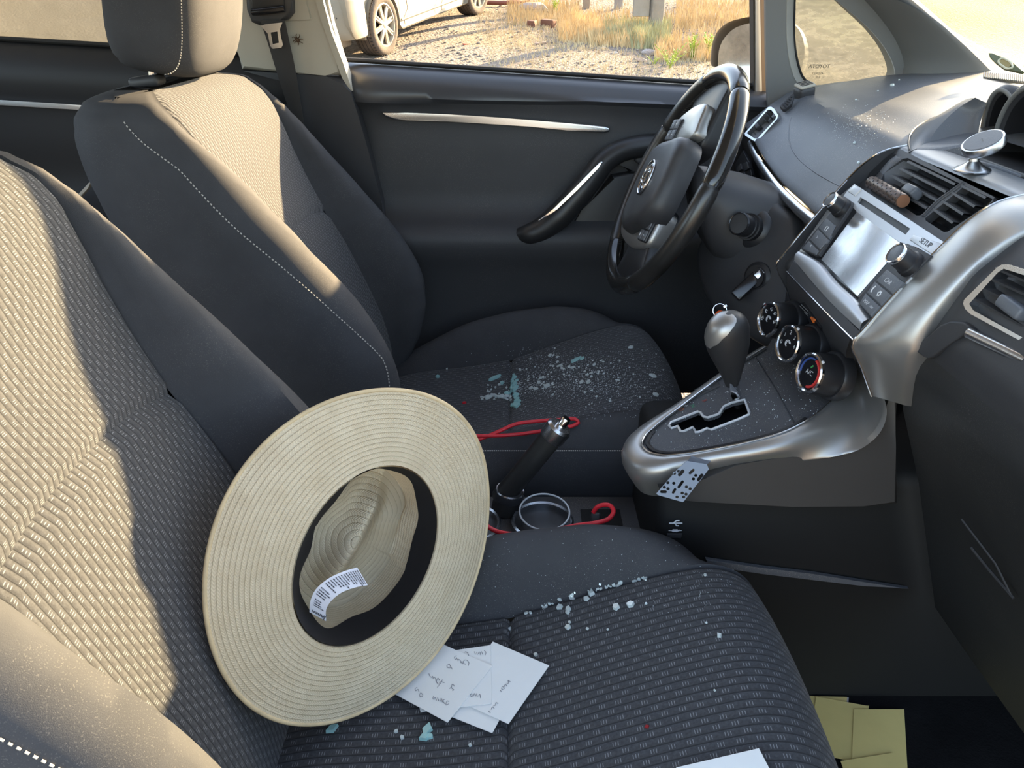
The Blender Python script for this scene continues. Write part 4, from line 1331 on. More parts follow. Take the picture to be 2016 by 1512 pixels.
V, F = slab_vf([fm @ Vector(p) for p in ((-.009, -.012, 0), (-.005, -.0125, 0), (-.003, -.010, 0), (.003, -.010, 0), (.005, -.0125, 0), (.009, -.012, 0), (.005, -.0105, 0), (.003, -.014, 0), (-.003, -.014, 0), (-.005, -.0115, 0))], .0006)
mesh('plug_symbol', V, F, M['white_mark'], stack)
slab('socket_cover', [fm @ Vector(p) for p in ((-.010, -.017, 0), (.010, -.017, 0), (.009, -.024, 0), (-.009, -.024, 0))], .002, M['dash_dark'], stack, bevel=.0006)
# ------------------------------------------------------------------ steering wheel (turned a quarter turn)
WC = Vector((.262, .37, .745))
WN = Vector((-.903, -.025, .43)).normalized()
WE2 = Vector((0, 1, 0)); WE2 = (Vector((.43, 0, .903)) - WN * Vector((.43, 0, .903)).dot(WN)).normalized()   # towards the top of the rim
WE1 = WE2.cross(WN).normalized()
if WE1.y < 0: WE1 = -WE1
wheel = thing('steering_wheel', 'black leather steering wheel with silver spokes in front of the driver seat', 'steering wheel', WC)
def wp(a, b, h=0.0):
    return WC + WE1 * a + WE2 * b + WN * h
_ROT = [0.0]
def wp(a, b, h=0.0):
    c, s_ = math.cos(_ROT[0]), math.sin(_ROT[0])
    return WC + WE1 * (a * c + b * s_) + WE2 * (-a * s_ + b * c) + WN * h
RW = .184
def arc(a0, a1, n, r=RW, h=0):
    return [np.array(wp(r * math.cos(t), r * math.sin(t), h)) for t in np.linspace(math.radians(a0), math.radians(a1), n)]
M['leather_gloss'] = plain('polished_wheel_leather', (.016, .015, .014), .16, 0, 0, 0, 0, .3, 14, .7)
segs = [(20, 62, 'leather'), (62, 118, 'leather_gloss'), (118, 168, 'leather_gloss'), (168, 235, 'leather'), (235, 305, 'leather_gloss'), (305, 380, 'leather')]
for a0, a1, mt in segs:
    P = arc(a0 + .5, a1 - .5, 30)
    r = np.full(30, .0158); r[0] = r[-1] = .0146; r[1] = r[-2] = .0156
    tube('rim_segment', P, r, M[mt], wheel, 18, upv=tuple(WN), flat=.96)
tube('rim_core', arc(0, 354, 60), .0138, M['black'], wheel, 12, True)
# perforated inner grip: rows of fine stitches along the inside
mb = MB()
for t in np.linspace(math.radians(22), math.radians(335), 190):
    if math.radians(62) < t < math.radians(165) or math.radians(236) < t < math.radians(300): continue
    c = Vector(wp((RW - .0155) * math.cos(t), (RW - .0155) * math.sin(t), .003))
    d = Vector(wp((RW - .0150) * math.cos(t + .022), (RW - .0150) * math.sin(t + .022), -.004))
    mb.tube([np.array(c), np.array(d)], .0007, 4)
stuff(mb.build('rim_stitching', plain('dark_thread', (.07, .065, .06), .7), wheel))
_ROT[0] = math.radians(20)
# spokes: top, bottom and towards the door
def spoke(outline, mat, h0, h1, name='spoke'):
    G = []
    o = path(np.array(outline, float), 48, True)
    c = o.mean(0)
    rows = []
    for h, s in ((h0 - .02, .94), (h0, 1.0), (h1 - .004, 1.0), (h1 - .001, .975), (h1, .93), (h1 + .0015, .5), (h1 + .002, .02)):
        rows.append([np.array(wp(c[0] + (p[0] - c[0]) * s, c[1] + (p[1] - c[1]) * s, h)) for p in o])
    return grid(name, np.array(rows), mat, wheel, cv=True, angle=50)
spoke([(-.062, .060), (-.066, .09), (-.070, .125), (-.078, .168), (.03, .180), (.068, .165), (.055, .125), (.046, .09), (.050, .060)], M['black'], -.010, .000, 'spoke')
spoke([(-.050, -.060), (-.045, -.09), (-.052, -.125), (-.068, -.165), (.0, -.182), (.070, -.166), (.060, -.125), (.062, -.09), (.066, -.060)], M['black'], -.004, .006, 'spoke')
spoke([(.06, -.045), (.10, -.035), (.14, -.04), (.172, -.06), (.180, 0), (.172, .06), (.14, .04), (.10, .035), (.06, .045)], M['black'], -.006, .004, 'spoke')
# silver trim surrounds
spoke([(-.064, .068), (-.060, .095), (-.058, .116), (-.03, .124), (.02, .122), (.050, .112), (.062, .085), (.058, .060), (.02, .056), (-.03, .058)], M['silver'], .002, .017, 'spoke_trim')
spoke([(-.058, -.060), (-.058, -.090), (-.050, -.118), (-.02, -.122), (.03, -.118), (.08, -.105), (.128, -.082), (.150, -.05), (.148, 0), (.11, .0), (.095, -.045), (.06, -.062), (.0, -.060)], M['silver'], .000, .012, 'spoke_trim')
# hub pad: soft rounded trapezoid
o = path(np.array([(-.083, .010), (-.080, .040), (-.066, .055), (-.02, .060), (.035, .060), (.060, .052), (.074, .020), (.078, -.03), (.072, -.072), (.050, -.094), (.0, -.092), (-.045, -.088), (-.072, -.068), (-.082, -.03)], float), 72, True)
c = np.array([0.0, -.004])
rows = []
for h, s in ((-.004, .97), (.006, 1.0), (.020, 1.0), (.031, .965), (.0365, .90), (.039, .75), (.0405, .5), (.041, .25), (.041, .003)):
    rows.append([np.array(wp(c[0] + (p[0] - c[0]) * s, c[1] + (p[1] - c[1]) * s, h)) for p in o])
grid('hub_pad', np.array(rows), plain('airbag_cover', (.040, .040, .043), .45, 0, 800, .35, .0004, .1, 8, .5), wheel, cv=True, angle=60)
# oval emblem: outer ring, inner ring and crossbar, turned with the wheel
er = lambda a, b, ra, rb, rot=0, n=40: [np.array(wp(a + ra * math.cos(t), b + rb * math.sin(t), 0.0425)) for t in np.linspace(0, 2*math.pi, n, endpoint=False)]
emb = bpy.data.objects.new('emblem', None); COL.objects.link(emb); emb.parent = wheel; emb.matrix_parent_inverse = Matrix.Translation(-wheel.location)
bpy.data.objects.remove(emb)
emb = slab('emblem', er(-.002, -.010, .0225, .030), .003, M['black_gloss'], wheel)
def emb_tube(P, r=.0019, closed=True):
    V, F = tube_vf(P, r, 8, closed)
    o_ = mesh('emblem_ring', V, F, M['chrome'], emb)
emb_tube(er(-.002, -.010, .0215, .029))
emb_tube(er(-.002, -.010, .0190, .0105))
emb_tube(er(-.010, -.010, .0100, .0215))
# thumb buttons
def pad_buttons(cx, cy, rot, h):
    fm = Matrix((WE1, WE2, WN)).transposed().to_4x4(); fm.translation = wp(cx, cy, h)
    fm = fm @ Matrix.Rotation(rot - _ROT[0], 4, 'Z')
    bz = rbox('button_pod', fm, (.042, .040, .006), M['black'], wheel, .003)
    for i in (-1, 1):
        for j in (-1, 1):
            b_ = rbox('thumb_button', fm @ Matrix.Translation((i * .010, j * .0095, .003)), (.0182, .0172, .004), M['dash'], bz, .0015)
    mb = MB()
    for i in (-1, 1):
        for j in (-1, 1):
            q = fm @ Matrix.Translation((i * .010, j * .0095, .0052))
            mb.tube([q @ Vector((-.003, 0, 0)), q @ Vector((.003, 0, 0))], .0006, 4)
            if (i + j) == 0: mb.tube([q @ Vector((0, -.003, 0)), q @ Vector((0, .003, 0))], .0006, 4)
    mb.build('button_print', M['white_mark'], bz)
pad_buttons(.034, .088, .15, .019)
pad_buttons(-.034, -.092, .15, .014)
_ROT[0] = 0.0
# column shroud, stalks and ignition
colm = thing('steering_column', 'black steering column shroud with stalk end and ignition lock', 'steering column', (.38, .36, .68))
rows = []
for x, r1, r2, zc, yc in ((.305, .055, .060, .70, .365), (.315, .066, .072, .70, .365), (.345, .072, .080, .690, .362), (.40, .075, .086, .675, .36), (.47, .078, .09, .65, .36), (.56, .08, .09, .62, .36)):
    rows.append([(x - .05 * math.sin(t) * .5, yc + r1 * 1.05 * np.sign(math.cos(t)) * abs(math.cos(t)) ** .75, zc + r2 * np.sign(math.sin(t)) * abs(math.sin(t)) ** .75) for t in np.linspace(0, 2*math.pi, 40, endpoint=False)])
rows.insert(0, [tuple(np.array(p) * .3 + np.array([.303, .365, .70]) * .7) for p in rows[0]])
grid('shroud', np.array(rows), M['dash_dark'], colm, cv=True, angle=60)
# wide lower cover that carries the stalk end and the lock
PCV = Plane((.402, .27, .66), (-.80, -.42, .35))
cov = [(1408, 410), (1428, 372), (1450, 352), (1492, 372), (1540, 405), (1572, 436), (1574, 470), (1566, 560), (1556, 690), (1440, 640), (1380, 560), (1372, 500), (1390, 450)]
o3 = path(np.array(PCV.pts(cov)), 60, True); cc = o3.mean(0); nn = np.array([-.80, -.42, .35]); nn /= np.linalg.norm(nn)
rows = [o3 - nn * .10, o3 - nn * .012] + [cc + (o3 - cc) * s + nn * h for s, h in ((.985, -.002), (.95, .005), (.85, .011), (.6, .016), (.3, .018), (.0005, .018))]
grid('lower_cover', np.array(rows), M['dash_dark'], colm, cv=True, angle=60)
fm = frame(PCV.at(1484, 450, .018), (-.72, -.60, .34), (0, 0, 1))
lathe('stalk_end', [(.031, -.004), (.0315, .0), (.029, .004), (.021, .008), (.021, .018), (.0185, .0185), (.0195, .026), (.0175, .0265), (.0175, .043), (.016, .046), (.0001, .0465)], fm, M['black'], colm, 32)
lathe('stalk_ring', [(.0178, .0440), (.0182, .0455), (.0165, .0475), (.0155, .0468)], fm, M['black_gloss'], colm, 32, False)
fm = frame(PCV.at(1492, 546, .016), (-.75, -.55, .2), (0, 0, 1))
lathe('ignition_lock', [(.024, -.004), (.024, .002), (.019, .006), (.0165, .006), (.0165, .010), (.0001, .010)], fm, M['black'], colm, 32)
# key in the lock with its ring and orange tag
key = thing('car_key', 'black car key in the ignition with metal ring and orange tag', 'key', PCV.at(1490, 548, .03))
a_, b_ = PCV.at(1492, 542, .026), AY(1448, 585, .235)
d_ = Vector(b_) - Vector(a_)
km = frame((Vector(a_) + Vector(b_)) / 2, (-.3, -.85, .45), d_)
rbox('key_head', km, (d_.length, .020, .011), M['black_gloss'], key, .003)
rbox('key_blade', frame(Vector(a_) - d_ * .06, (-.3, -.85, .45), d_), (.014, .009, .003), M['satin'], key, .0006)
rc = AY(1417, 611, .235)
rm = frame(rc, (-.25, -.90, .35), (1, 0, 0))
tube('key_ring', [rm @ Vector((.0105 * math.cos(t), .0105 * math.sin(t), .0004 * t)) for t in np.linspace(0, 4 * math.pi, 60)], .0009, M['chrome'], key, 6)
rbox('ring_clasp', frame(AY(1428, 603, .234), (-.25, -.90, .35), (.6, 0, .6)), (.007, .005, .004), M['satin'], key, .001)
org = plain('orange_tag', (.70, .10, .02), .5)
tube('tag_loop', path(np.array([AY(1424, 618, .232), AY(1416, 616, .228), AY(1410, 624, .228), AY(1414, 634, .23)]), 14), .0042, org, key, 8)
rbox('tag', frame(AY(1411, 640, .232), (-.25, -.9, .35), (.5, 0, .8)), (.026, .016, .004), org, key, .0018)

# ------------------------------------------------------------------ gear lever
gear = thing('gear_lever', 'grey and black automatic gear lever with silver cap in the gate', 'gear lever', PSH.at(1452, 795))
ax = path(np.array([AY(1455, 800, -.002), AY(1446, 770, -.006), AY(1440, 745, -.01)]), 12)
tube('shaft', ax, np.linspace(.0062, .0085, 12), M['satin'], gear, 14)
top_ = np.array(AY(1436, 640, -.022)); bot_ = np.array(AY(1441, 757, -.010))
axd = Vector(top_ - bot_); Lk = axd.length
gm = frame(bot_, axd, (1, .15, 0))
rows = []
for h, a, b, ox in ((0, .0085, .0075, 0), (.12, .0115, .011, 0), (.30, .0165, .0150, -.001), (.5, .0225, .0190, -.002), (.68, .0270, .0215, -.003), (.84, .0278, .0225, -.003), (.97, .0262, .0220, -.002), (1.08, .0215, .019, -.001), (1.15, .0140, .0135, 0), (1.18, .006, .006, 0), (1.185, .0004, .0004, 0)):
    rows.append([gm @ Vector((ox + a * np.sign(math.cos(t)) * abs(math.cos(t)) ** .85, b * math.sin(t), h * Lk)) for t in np.linspace(0, 2*math.pi, 40, endpoint=False)])
R = np.array(rows)
tt = np.linspace(0, 1, 60)
R = np.stack([[cr(np.linspace(0, 1, len(R)), R[:, j, i], tt) for i in range(3)] for j in range(40)], 1).transpose(2, 1, 0)
grid('grip', R, plain('grip_leather', (.020, .020, .021), .45, 0, 900, .3, .0004, .1, 9), gear, cv=True, angle=70)
# silver cap covers the rear and top of the grip
Gc = []
for j in range(9, 35):
    lo_k = int(round(60 * (.44 + .44 * min(1, abs((j - 21.5) / 11.5)) ** 1.6)))
    lo_k = min(lo_k, 55)
    col = R[:, j]
    cenl = R.mean(1)
    pts = [cenl[k] + (col[k] - cenl[k]) * 1.0 + (col[k] - cenl[k]) / max(np.linalg.norm(col[k] - cenl[k]), 1e-6) * .0013 for k in np.linspace(lo_k, 57, 24).astype(int)]
    Gc.append(pts)
grid('cap', np.array(Gc), M['silver'], gear, angle=80)
slab('collar', [np.array(bot_) + np.array(q) for q in ((-.008, -.011, .016), (-.003, -.011, .004), (.006, -.011, -.004), (.007, -.011, -.014), (.0, -.011, -.018), (-.005, -.011, -.004))], .002, M['chrome'], gear, bevel=.0006)

# ------------------------------------------------------------------ handbrake, cup holders, cup, red cords
hb = thing('handbrake', 'black handbrake lever with silver collar and push button', 'handbrake', AY(1000, 985, .045))
bse, tip = AY(985, 985, .052), AY(1094, 851, .045)
d = tip - bse
tube('grip', [bse + d * k for k in np.linspace(.02, .985, 20)], np.interp(np.linspace(0, 1, 20), [0, .3, .8, 1], [.0175, .0165, .0165, .0175]), plain('handbrake_leather', (.022, .021, .020), .5, 0, 700, .3, .0004), hb, 20)
dn = d / np.linalg.norm(d)
fm = frame(tip, d)
lathe('collar', [(.0165, -.012), (.0188, -.011), (.0196, -.006), (.0194, .009), (.0165, .013), (.0085, .0138)], fm, M['satin'], hb, 32)
lathe('push_button', [(.0072, .012), (.0072, .026), (.0060, .0285), (.0001, .029)], fm, M['chrome'], hb, 24)
fb = frame(bse, d + np.array([0, 0, .02]))
lathe('gaiter_ring', [(.021, -.010), (.0225, -.002), (.0215, .004), (.018, .006)], frame(AY(1003, 972, .05), (.15, 0, 1)), M['soft_dark'], hb, 28)
lathe('gaiter_trim', [(.0215, .004), (.0222, .006), (.0212, .008), (.0195, .0075)], frame(AY(1003, 972, .05), (.15, 0, 1)), M['satin'], hb, 28, False)
lathe('gaiter', [(.0235, -.03), (.0235, -.02), (.0215, -.008)], frame(AY(1003, 972, .05), (.15, 0, 1)), M['rubber'], hb, 28)
bx = thing('centre_tray', 'dark centre tray with silver ringed cup holders between the seats', 'tray', (0.03, 0, .35))
CH = AY(1068, 1024, .012)
CH2 = CH + np.array([-.108, .0, -.004])
zt_ = CH[2] - .010
c2 = [(p[0], p[1]) for p in rrect(.52, .17, .02)]
holes = [[(CH[0] + .043 * math.cos(t), CH[1] + .043 * math.sin(t), zt_) for t in np.linspace(0, 2*math.pi, 32, endpoint=False)],
         [(CH2[0] + .043 * math.cos(t), CH2[1] + .043 * math.sin(t), zt_) for t in np.linspace(0, 2*math.pi, 32, endpoint=False)]]
slab('tray_top', [(.0 + x, .0 + y, zt_) for x, y in c2], .012, plain('tray_plastic', (.05, .05, .055), .6, 0, 500, .3, .0003, .1, 8, .5, dust=.5), bx, holes=holes)
for c_ in (CH, CH2):
    fm = Matrix.Translation((c_[0], c_[1], c_[2]))
    lathe('holder_ring', [(.0435, -.010), (.0465, -.004), (.0465, .0), (.0440, .0025), (.0415, .0), (.0410, -.008)], fm, M['satin'], bx, 48, False)
    lathe('holder_cup', [(.0425, -.008), (.040, -.05), (.038, -.085), (.0001, -.085)], fm, M['black'], bx, 40)
rbox('tray_body', Matrix.Translation((.0, 0, zt_ - .012 - .11)), (.50, .16, .05), M['deep_plastic'], bx, .01)
slab('coin_slot', [(.105, -.03, zt_ + .002), (.165, -.03, zt_ + .002), (.165, .05, zt_ + .002), (.105, .05, zt_ + .002)], .004, M['deep_plastic'], bx)
rbox('tray_clip', frame(AY(1173, 1024, .0), (-.2, -.9, .4), (1, 0, 0)), (.014, .022, .010), M['dash_dark'], bx, .003)
cup = thing('plastic_cup', 'clear plastic cup standing tilted in the front cup holder', 'cup', CH)
clr = NT('clear_plastic')
tr = clr.node('ShaderNodeBsdfTransparent', Color=(.93, .95, .97, 1)); gl = clr.node('ShaderNodeBsdfGlossy', Roughness=.08, Color=(.8, .86, .92, 1))
lw = clr.node('ShaderNodeLayerWeight', Blend=.45)
mx = clr.n.new('ShaderNodeMixShader')
clr.link(lw.outputs['Facing'], mx.inputs[0]); clr.link(tr.outputs[0], mx.inputs[1]); clr.link(gl.outputs[0], mx.inputs[2]); clr.link(mx.outputs[0], clr.out.inputs[0])
cm = frame(AY(1072, 1007, .010), (.02, -.16, 1))
lathe('wall', [(.029, -.075), (.0345, -.02), (.0352, -.016), (.0350, -.012), (.0357, -.008), (.0362, 0)], cm, clr.m, cup, 48, False, 80)
rimm = plain('plastic_rim', (.62, .66, .70), .25, .0, 0, 0, 0, .05, 5, .6)
tube('rim', [cm @ Vector((.0368 * math.cos(t), .0368 * math.sin(t), 0)) for t in np.linspace(0, 2*math.pi, 60, endpoint=False)], .0014, rimm, cup, 8, True)
red = plain('red_cord', (.60, .018, .03), .4, 0, 0, 0, 0, .1, 20, .5)
c1 = path(np.array([AY(930, 870, 0.128), AY(962, 858, 0.133), AY(985, 848, 0.136), AY(1012, 836, 0.142), AY(1060, 829, 0.146), AY(1110, 826, 0.146), AY(1134, 826, 0.145), AY(1139, 831, 0.142), AY(1128, 838, 0.138), AY(1100, 843, 0.135), AY(1070, 848, 0.133), AY(1020, 855, 0.131), AY(968, 858, 0.131), AY(935, 858, 0.131)]), 90)
tag(tube('red_cable', c1, .0030, red, None, 10), 'red cable looped over the driver seat edge behind the handbrake', 'cable', 'red cables')
c2_ = path(np.array([AY(950, 1030, -.09), AY(975, 1045, -.095), AY(1000, 1051, -.10), AY(1040, 1051, -.105), AY(1090, 1044, -.11), AY(1140, 1034, -.11), AY(1180, 1028, -.108), AY(1200, 1020, -.10), AY(1208, 1006, -.092), AY(1202, 996, -.085), AY(1188, 994, -.08), AY(1175, 999, -.078), AY(1168, 1009, -.078)]), 90)
tag(tube('red_cable', c2_, .0031, red, None, 10), 'red cable with hooked end lying beside the cup holder', 'cable', 'red cables')

# ------------------------------------------------------------------ perforated metal bracket clipped to the console
br = thing('perforated_bracket', 'grey perforated metal bracket clipped on the console lip below the gear gate', 'bracket', AY(1345, 935, -.115))
b1 = plain('bracket_paint', (.15, .17, .21), .38, .3, 0, 0, 0, .05, 8)
PB1 = Plane(AY(1350, 945, -.140), (-.12, -.90, .42))
rot = math.atan2(-62, 40)
def slot(cx, cy, l, w, ang):
    o = []
    n = 6
    for k in range(n + 1):
        t = -math.pi/2 + math.pi * k / n
        o.append((l/2 - w/2 + w/2*math.cos(t), w/2*math.sin(t)))
    for k in range(n + 1):
        t = math.pi/2 + math.pi * k / n
        o.append((-l/2 + w/2 + w/2*math.cos(t), w/2*math.sin(t)))
    return [(cx + x*math.cos(ang) - y*math.sin(ang), cy + x*math.sin(ang) + y*math.cos(ang)) for x, y in o]
Z2 = lambda x, y: (750 + x / 3.1015, 620 + y / 3.1023)
S = []
for x, y, l, w, a in ((1897, 957, 44, 17, -.75), (1833, 965, 50, 22, -.85), (1830, 1035, 56, 17, -.95), (1790, 1075, 38, 16, -1.0), (1950, 993, 54, 22, -.95), (1725, 1080, 42, 18, .05)):
    S.append(slot(*Z2(x, y), l / 3.1, w / 3.1, a))
for x, y in ((1817, 955), (1792, 968), (1922, 980), (1908, 1002), (1752, 1025), (1788, 1028), (1730, 1052), (1753, 1062), (1865, 1050), (1888, 1062), (1840, 1088), (1863, 1095), (1808, 1112), (1848, 1112)):
    S.append(ellipse(Z2(x, y), 3.3, 2.9, 12))
outl = [Z2(*p) for p in ((1808, 945), (1868, 892), (1990, 912), (2002, 942), (1850, 1138), (1842, 1143), (1690, 1100), (1682, 1090))]
slab('plate', PB1.pts(outl), .0014, b1, br, holes=[PB1.pts(h) for h in S])
PB2 = Plane(AY(1375, 905, -.105), (-.15, -.6, .8))
A_ = [PB1.at(*Z2(1868, 894)), PB1.at(*Z2(1990, 912))]
B_ = [AY(1362, 893, -.105), AY(1404, 901, -.105)]
Cc = [AY(1372, 886, -.07), AY(1409, 886, -.07)]
G = [[A_[0] * (1 - k) + A_[1] * k for k in np.linspace(0, 1, 6)], [(A_[0] * .5 + B_[0] * .5) * (1 - k) + (A_[1] * .5 + B_[1] * .5) * k + np.array([0, -.004, .002]) for k in np.linspace(0, 1, 6)], [B_[0] * (1 - k) + B_[1] * k + np.array([0, -.002, .001]) for k in np.linspace(0, 1, 6)], [Cc[0] * (1 - k) + Cc[1] * k for k in np.linspace(0, 1, 6)]]
G = np.array(G); 
grid('clip', np.concatenate([G, (G + np.array([0, .001, -.0016]))[::-1]]), b1, br, cu=True, angle=40)

# ------------------------------------------------------------------ phone mount and vent clip
mt = thing('phone_mount', 'silver round magnetic phone mount standing on the stack top', 'phone mount', AZ(1913, 335, .8465))
fm = frame(AZ(1913, 336, .8455), (-.05, 0, 1))
lathe('foot', [(.0190, 0), (.0195, .0015), (.0180, .003), (.010, .007), (.0055, .011), (.0050, .016), (.0048, .026), (.0060, .028)], fm, M['satin'], mt, 40)
hd = frame(AZ(1913, 336, .8455) + np.array([.004, -.002, .030]), (-.50, -.08, .86))
lathe('head', [(.0001, -.010), (.012, -.010), (.0205, -.006), (.0222, -.004), (.0225, .002), (.0215, .004), (.0195, .0042)], hd, M['satin'], mt, 48)
lathe('pad', [(.0196, .0036), (.0192, .0050), (.0001, .0052)], hd, M['dash'], mt, 48)
lettering('lettering', '\u2022\u2022\u2022\u2022', hd @ Matrix.Translation((0, 0, .0053)) @ Matrix.Rotation(1.2, 4, 'Z'), .006, M['pillar_grey'], mt)
vcl = thing('vent_clip', 'brown knurled tube air freshener clipped to the centre vent', 'air freshener', PVT.at(1750, 378, .012))
a_, b_ = PVT.at(1716, 359, .010), PVT.at(1778, 396, .014)
d_ = Vector(b_ - a_)
fm = frame(a_, d_, (0, 0, 1))
Lc = d_.length
cop = plain('brown_metal', (.095, .062, .048), .42, .5, 0, 0, 0, .15, 30)
lathe('tube', [(.0001, 0), (.0078, 0), (.0084, .001), (.0084, Lc - .001), (.0080, Lc)], fm, cop, vcl, 32)
lathe('end_cap', [(.0079, Lc - .0004), (.0076, Lc + .0006), (.0001, Lc + .0008)], fm, plain('copper_cap', (.28, .13, .07), .45, .4), vcl, 32)
mb = MB()
for i in range(14):
    for j in range(8):
        t = 2 * math.pi * j / 8 + (i % 2) * .39
        p = fm @ Vector((.0082 * math.cos(t), .0082 * math.sin(t), .004 + i * (Lc - .008) / 13))
        mb.box(fm.to_3x3().to_4x4() and (Matrix.Translation(p) @ fm.to_3x3().to_4x4() @ Matrix.Rotation(t, 4, 'Z')), (.0014, .0020, .0014))
stuff(mb.build('knurling', M['black'], vcl))
# parking tag behind the windscreen
tk = thing('windscreen_badge', 'green square badge with pale ring at the windscreen base', 'badge', AX(1975, 122, .80))
PBD = Plane(AX(1972, 122, .80), (-.75, -.25, .60))
olive = plain('olive_plastic', (.10, .11, .05), .5)
slab('plate', PBD.pts([(1946, 104), (1953, 104), (1972, 112), (1990, 120), (2014, 139), (2010, 142), (1974, 134), (1958, 122), (1948, 112)]), .006, olive, tk, bevel=.001)
tube('ring', path(np.array(PBD.pts([(1966, 119), (1972, 115), (1982, 118), (1992, 126), (1993, 133), (1986, 135), (1974, 130), (1967, 124)], .001)), 40, True), .0016, plain('pale_ring', (.65, .62, .45), .5), tk, 6, True)
slab('disc', path(np.array(PBD.pts([(1968, 119), (1974, 117), (1984, 121), (1990, 128), (1986, 132), (1974, 128)], .0008)), 24, True), .001, plain('ochre_print', (.32, .25, .10), .6), tk)
mb = MB()
G = []
P0 = [(1930, 146), (1950, 143), (1980, 145), (2016, 150), (2050, 156)]
for k in range(28):
    u = 1938 + k * 4
    a, b = AX(u, 143 + k * .25, .86), AX(u, 152 + k * .45, .82)
    mb.tube([a, b], .0014, 4)
stuff(mb.build('cowl_grille', M['pillar_grey'], dash))
# ------------------------------------------------------------------ outside: sloping gravel, parked car, verge
GK, GZ0, GY0 = .12, -.45, .9
def gz(x, y):
    return GZ0 + GK * max(0.0, y - GY0) + .02 * math.sin(x * 1.7 + y * .9) + .012 * math.sin(x * 4.1 - y * 3.3)
def GP(u, v):
    q = ray(u, v)
    t = (GZ0 - GK * GY0 + GK * CAM_POS[1] - CAM_POS[2]) / (q[2] - GK * q[1])
    p = CAM_POS + q * t
    p[2] = gz(p[0], p[1])
    return p
g = NT('gravel_ground')
n1 = g.noise(.55, 5, .6); n2 = g.noise(18, 4, .7); n3 = g.noise(60, 3, .6)
vor = g.n.new('ShaderNodeTexVoronoi'); vor.inputs['Scale'].default_value = 28; g.link(g.obj(), vor.inputs['Vector'])
vr = g.ramp(vor.outputs['Distance'], .05, .55, (.10, .08, .066), (.27, .22, .178))
c = g.mix(g.ramp(n2, .35, .65), vr, (.24, .198, .16))
c = g.mix(g.math('MULTIPLY', g.ramp(n1, .50, .62), .6), c, (.25, .18, .09))
sep = g.n.new('ShaderNodeSeparateXYZ'); g.link(g.obj(), sep.inputs[0])
far = g.ramp(g.math('ADD', sep.outputs[0], g.math('MULTIPLY', n1, 3.0)), 5.0, 6.5)
c = g.mix(far, c, g.mix(g.ramp(n2, .3, .7), (.10, .125, .045), (.20, .21, .10)))
g.principled(Base_Color=c, Roughness=.95, Normal=g.bump(g.math('ADD', vor.outputs['Distance'], n3), .8, .03))
xsg = np.concatenate([np.linspace(-40, -8, 14), np.linspace(-7.6, 9, 70), np.linspace(9.5, 40, 16)])
ysg = np.concatenate([np.linspace(-40, .4, 14), np.linspace(.7, 16, 70), np.linspace(17, 70, 16)])
gr = grid('ground', [[(x, y, gz(x, y) - (.0 if y > .5 else .05)) for y in ysg] for x in xsg], g.m, None, angle=180)
struct(gr, 'pinkish gravel ground sloping up beyond the driver window')

# pebbles
rng = random.Random(11)
def pebble_vf(p, s, rng):
    V, F = [], []
    n = 6
    for k, (h, r) in enumerate(((-.3, .7), (.2, 1.0), (.6, .5))):
        for j in range(n):
            a = 2*math.pi*j/n + k*.4
            rr = r * s * rng.uniform(.75, 1.2)
            V.append((p[0] + rr*math.cos(a), p[1] + rr*math.sin(a), p[2] + h*s))
    for k in range(2):
        for j in range(n):
            F.append((k*n+j, k*n+(j+1) % n, (k+1)*n+(j+1) % n, (k+1)*n+j))
    F.append(tuple(2*n+j for j in range(n)))
    return V, F
mb = MB()
for _ in range(1500):
    u, v = rng.uniform(660, 1470), rng.uniform(8, 175)
    p = GP(u, v)
    mb.add(*pebble_vf(p, rng.uniform(.006, .024) * rng.uniform(.6, 1.2), rng))
stone = plain('pale_stone', (.26, .22, .185), .9, 0, 60, .5, .01, .35, 2, .3)
pb = stuff(mb.build('gravel', stone, None, False))
tag(pb, 'loose gravel stones scattered over the ground outside', 'gravel')

def rock(u, v, s, col, label, sq=(1, 1, .6), seed=1, name='rock'):
    r = random.Random(seed)
    p = GP(u, v)
    bm = bmesh.new()
    bmesh.ops.create_icosphere(bm, subdivisions=2, radius=1)
    for w in bm.verts:
        k = r.uniform(.82, 1.12)
        w.co = Vector((w.co.x * s * sq[0] * k, w.co.y * s * sq[1] * k, w.co.z * s * sq[2] * k)) + Vector(p) + Vector((0, 0, s * sq[2] * .45))
    me = bpy.data.meshes.new(name); bm.to_mesh(me); bm.free()
    o = finish(name, me, plain(name + '_stone', col, .9, 0, 30, .6, .02, .25, 6, .3), None, False)
    tag(o, label, 'rock')
rock(1278, 103, .072, (.40, .36, .34), 'grey rock lying at the foot of the wooden post', (1.25, .9, .55), 3)
rock(1048, 22, .16, (.46, .38, .32), 'large pale block of stone beyond the parked car', (1.3, .8, .55), 4)
rock(1262, 119, .045, (.45, .32, .24), 'small pinkish rock in front of the dry grass', (1.3, .9, .5), 5)
rock(1210, 107, .030, (.46, .42, .38), 'small whitish stone left of the grey rock', (1.2, 1, .5), 6)
rock(1188, 98, .026, (.44, .38, .33), 'tiny pale stone at the edge of the grass', (1.2, 1, .5), 7)

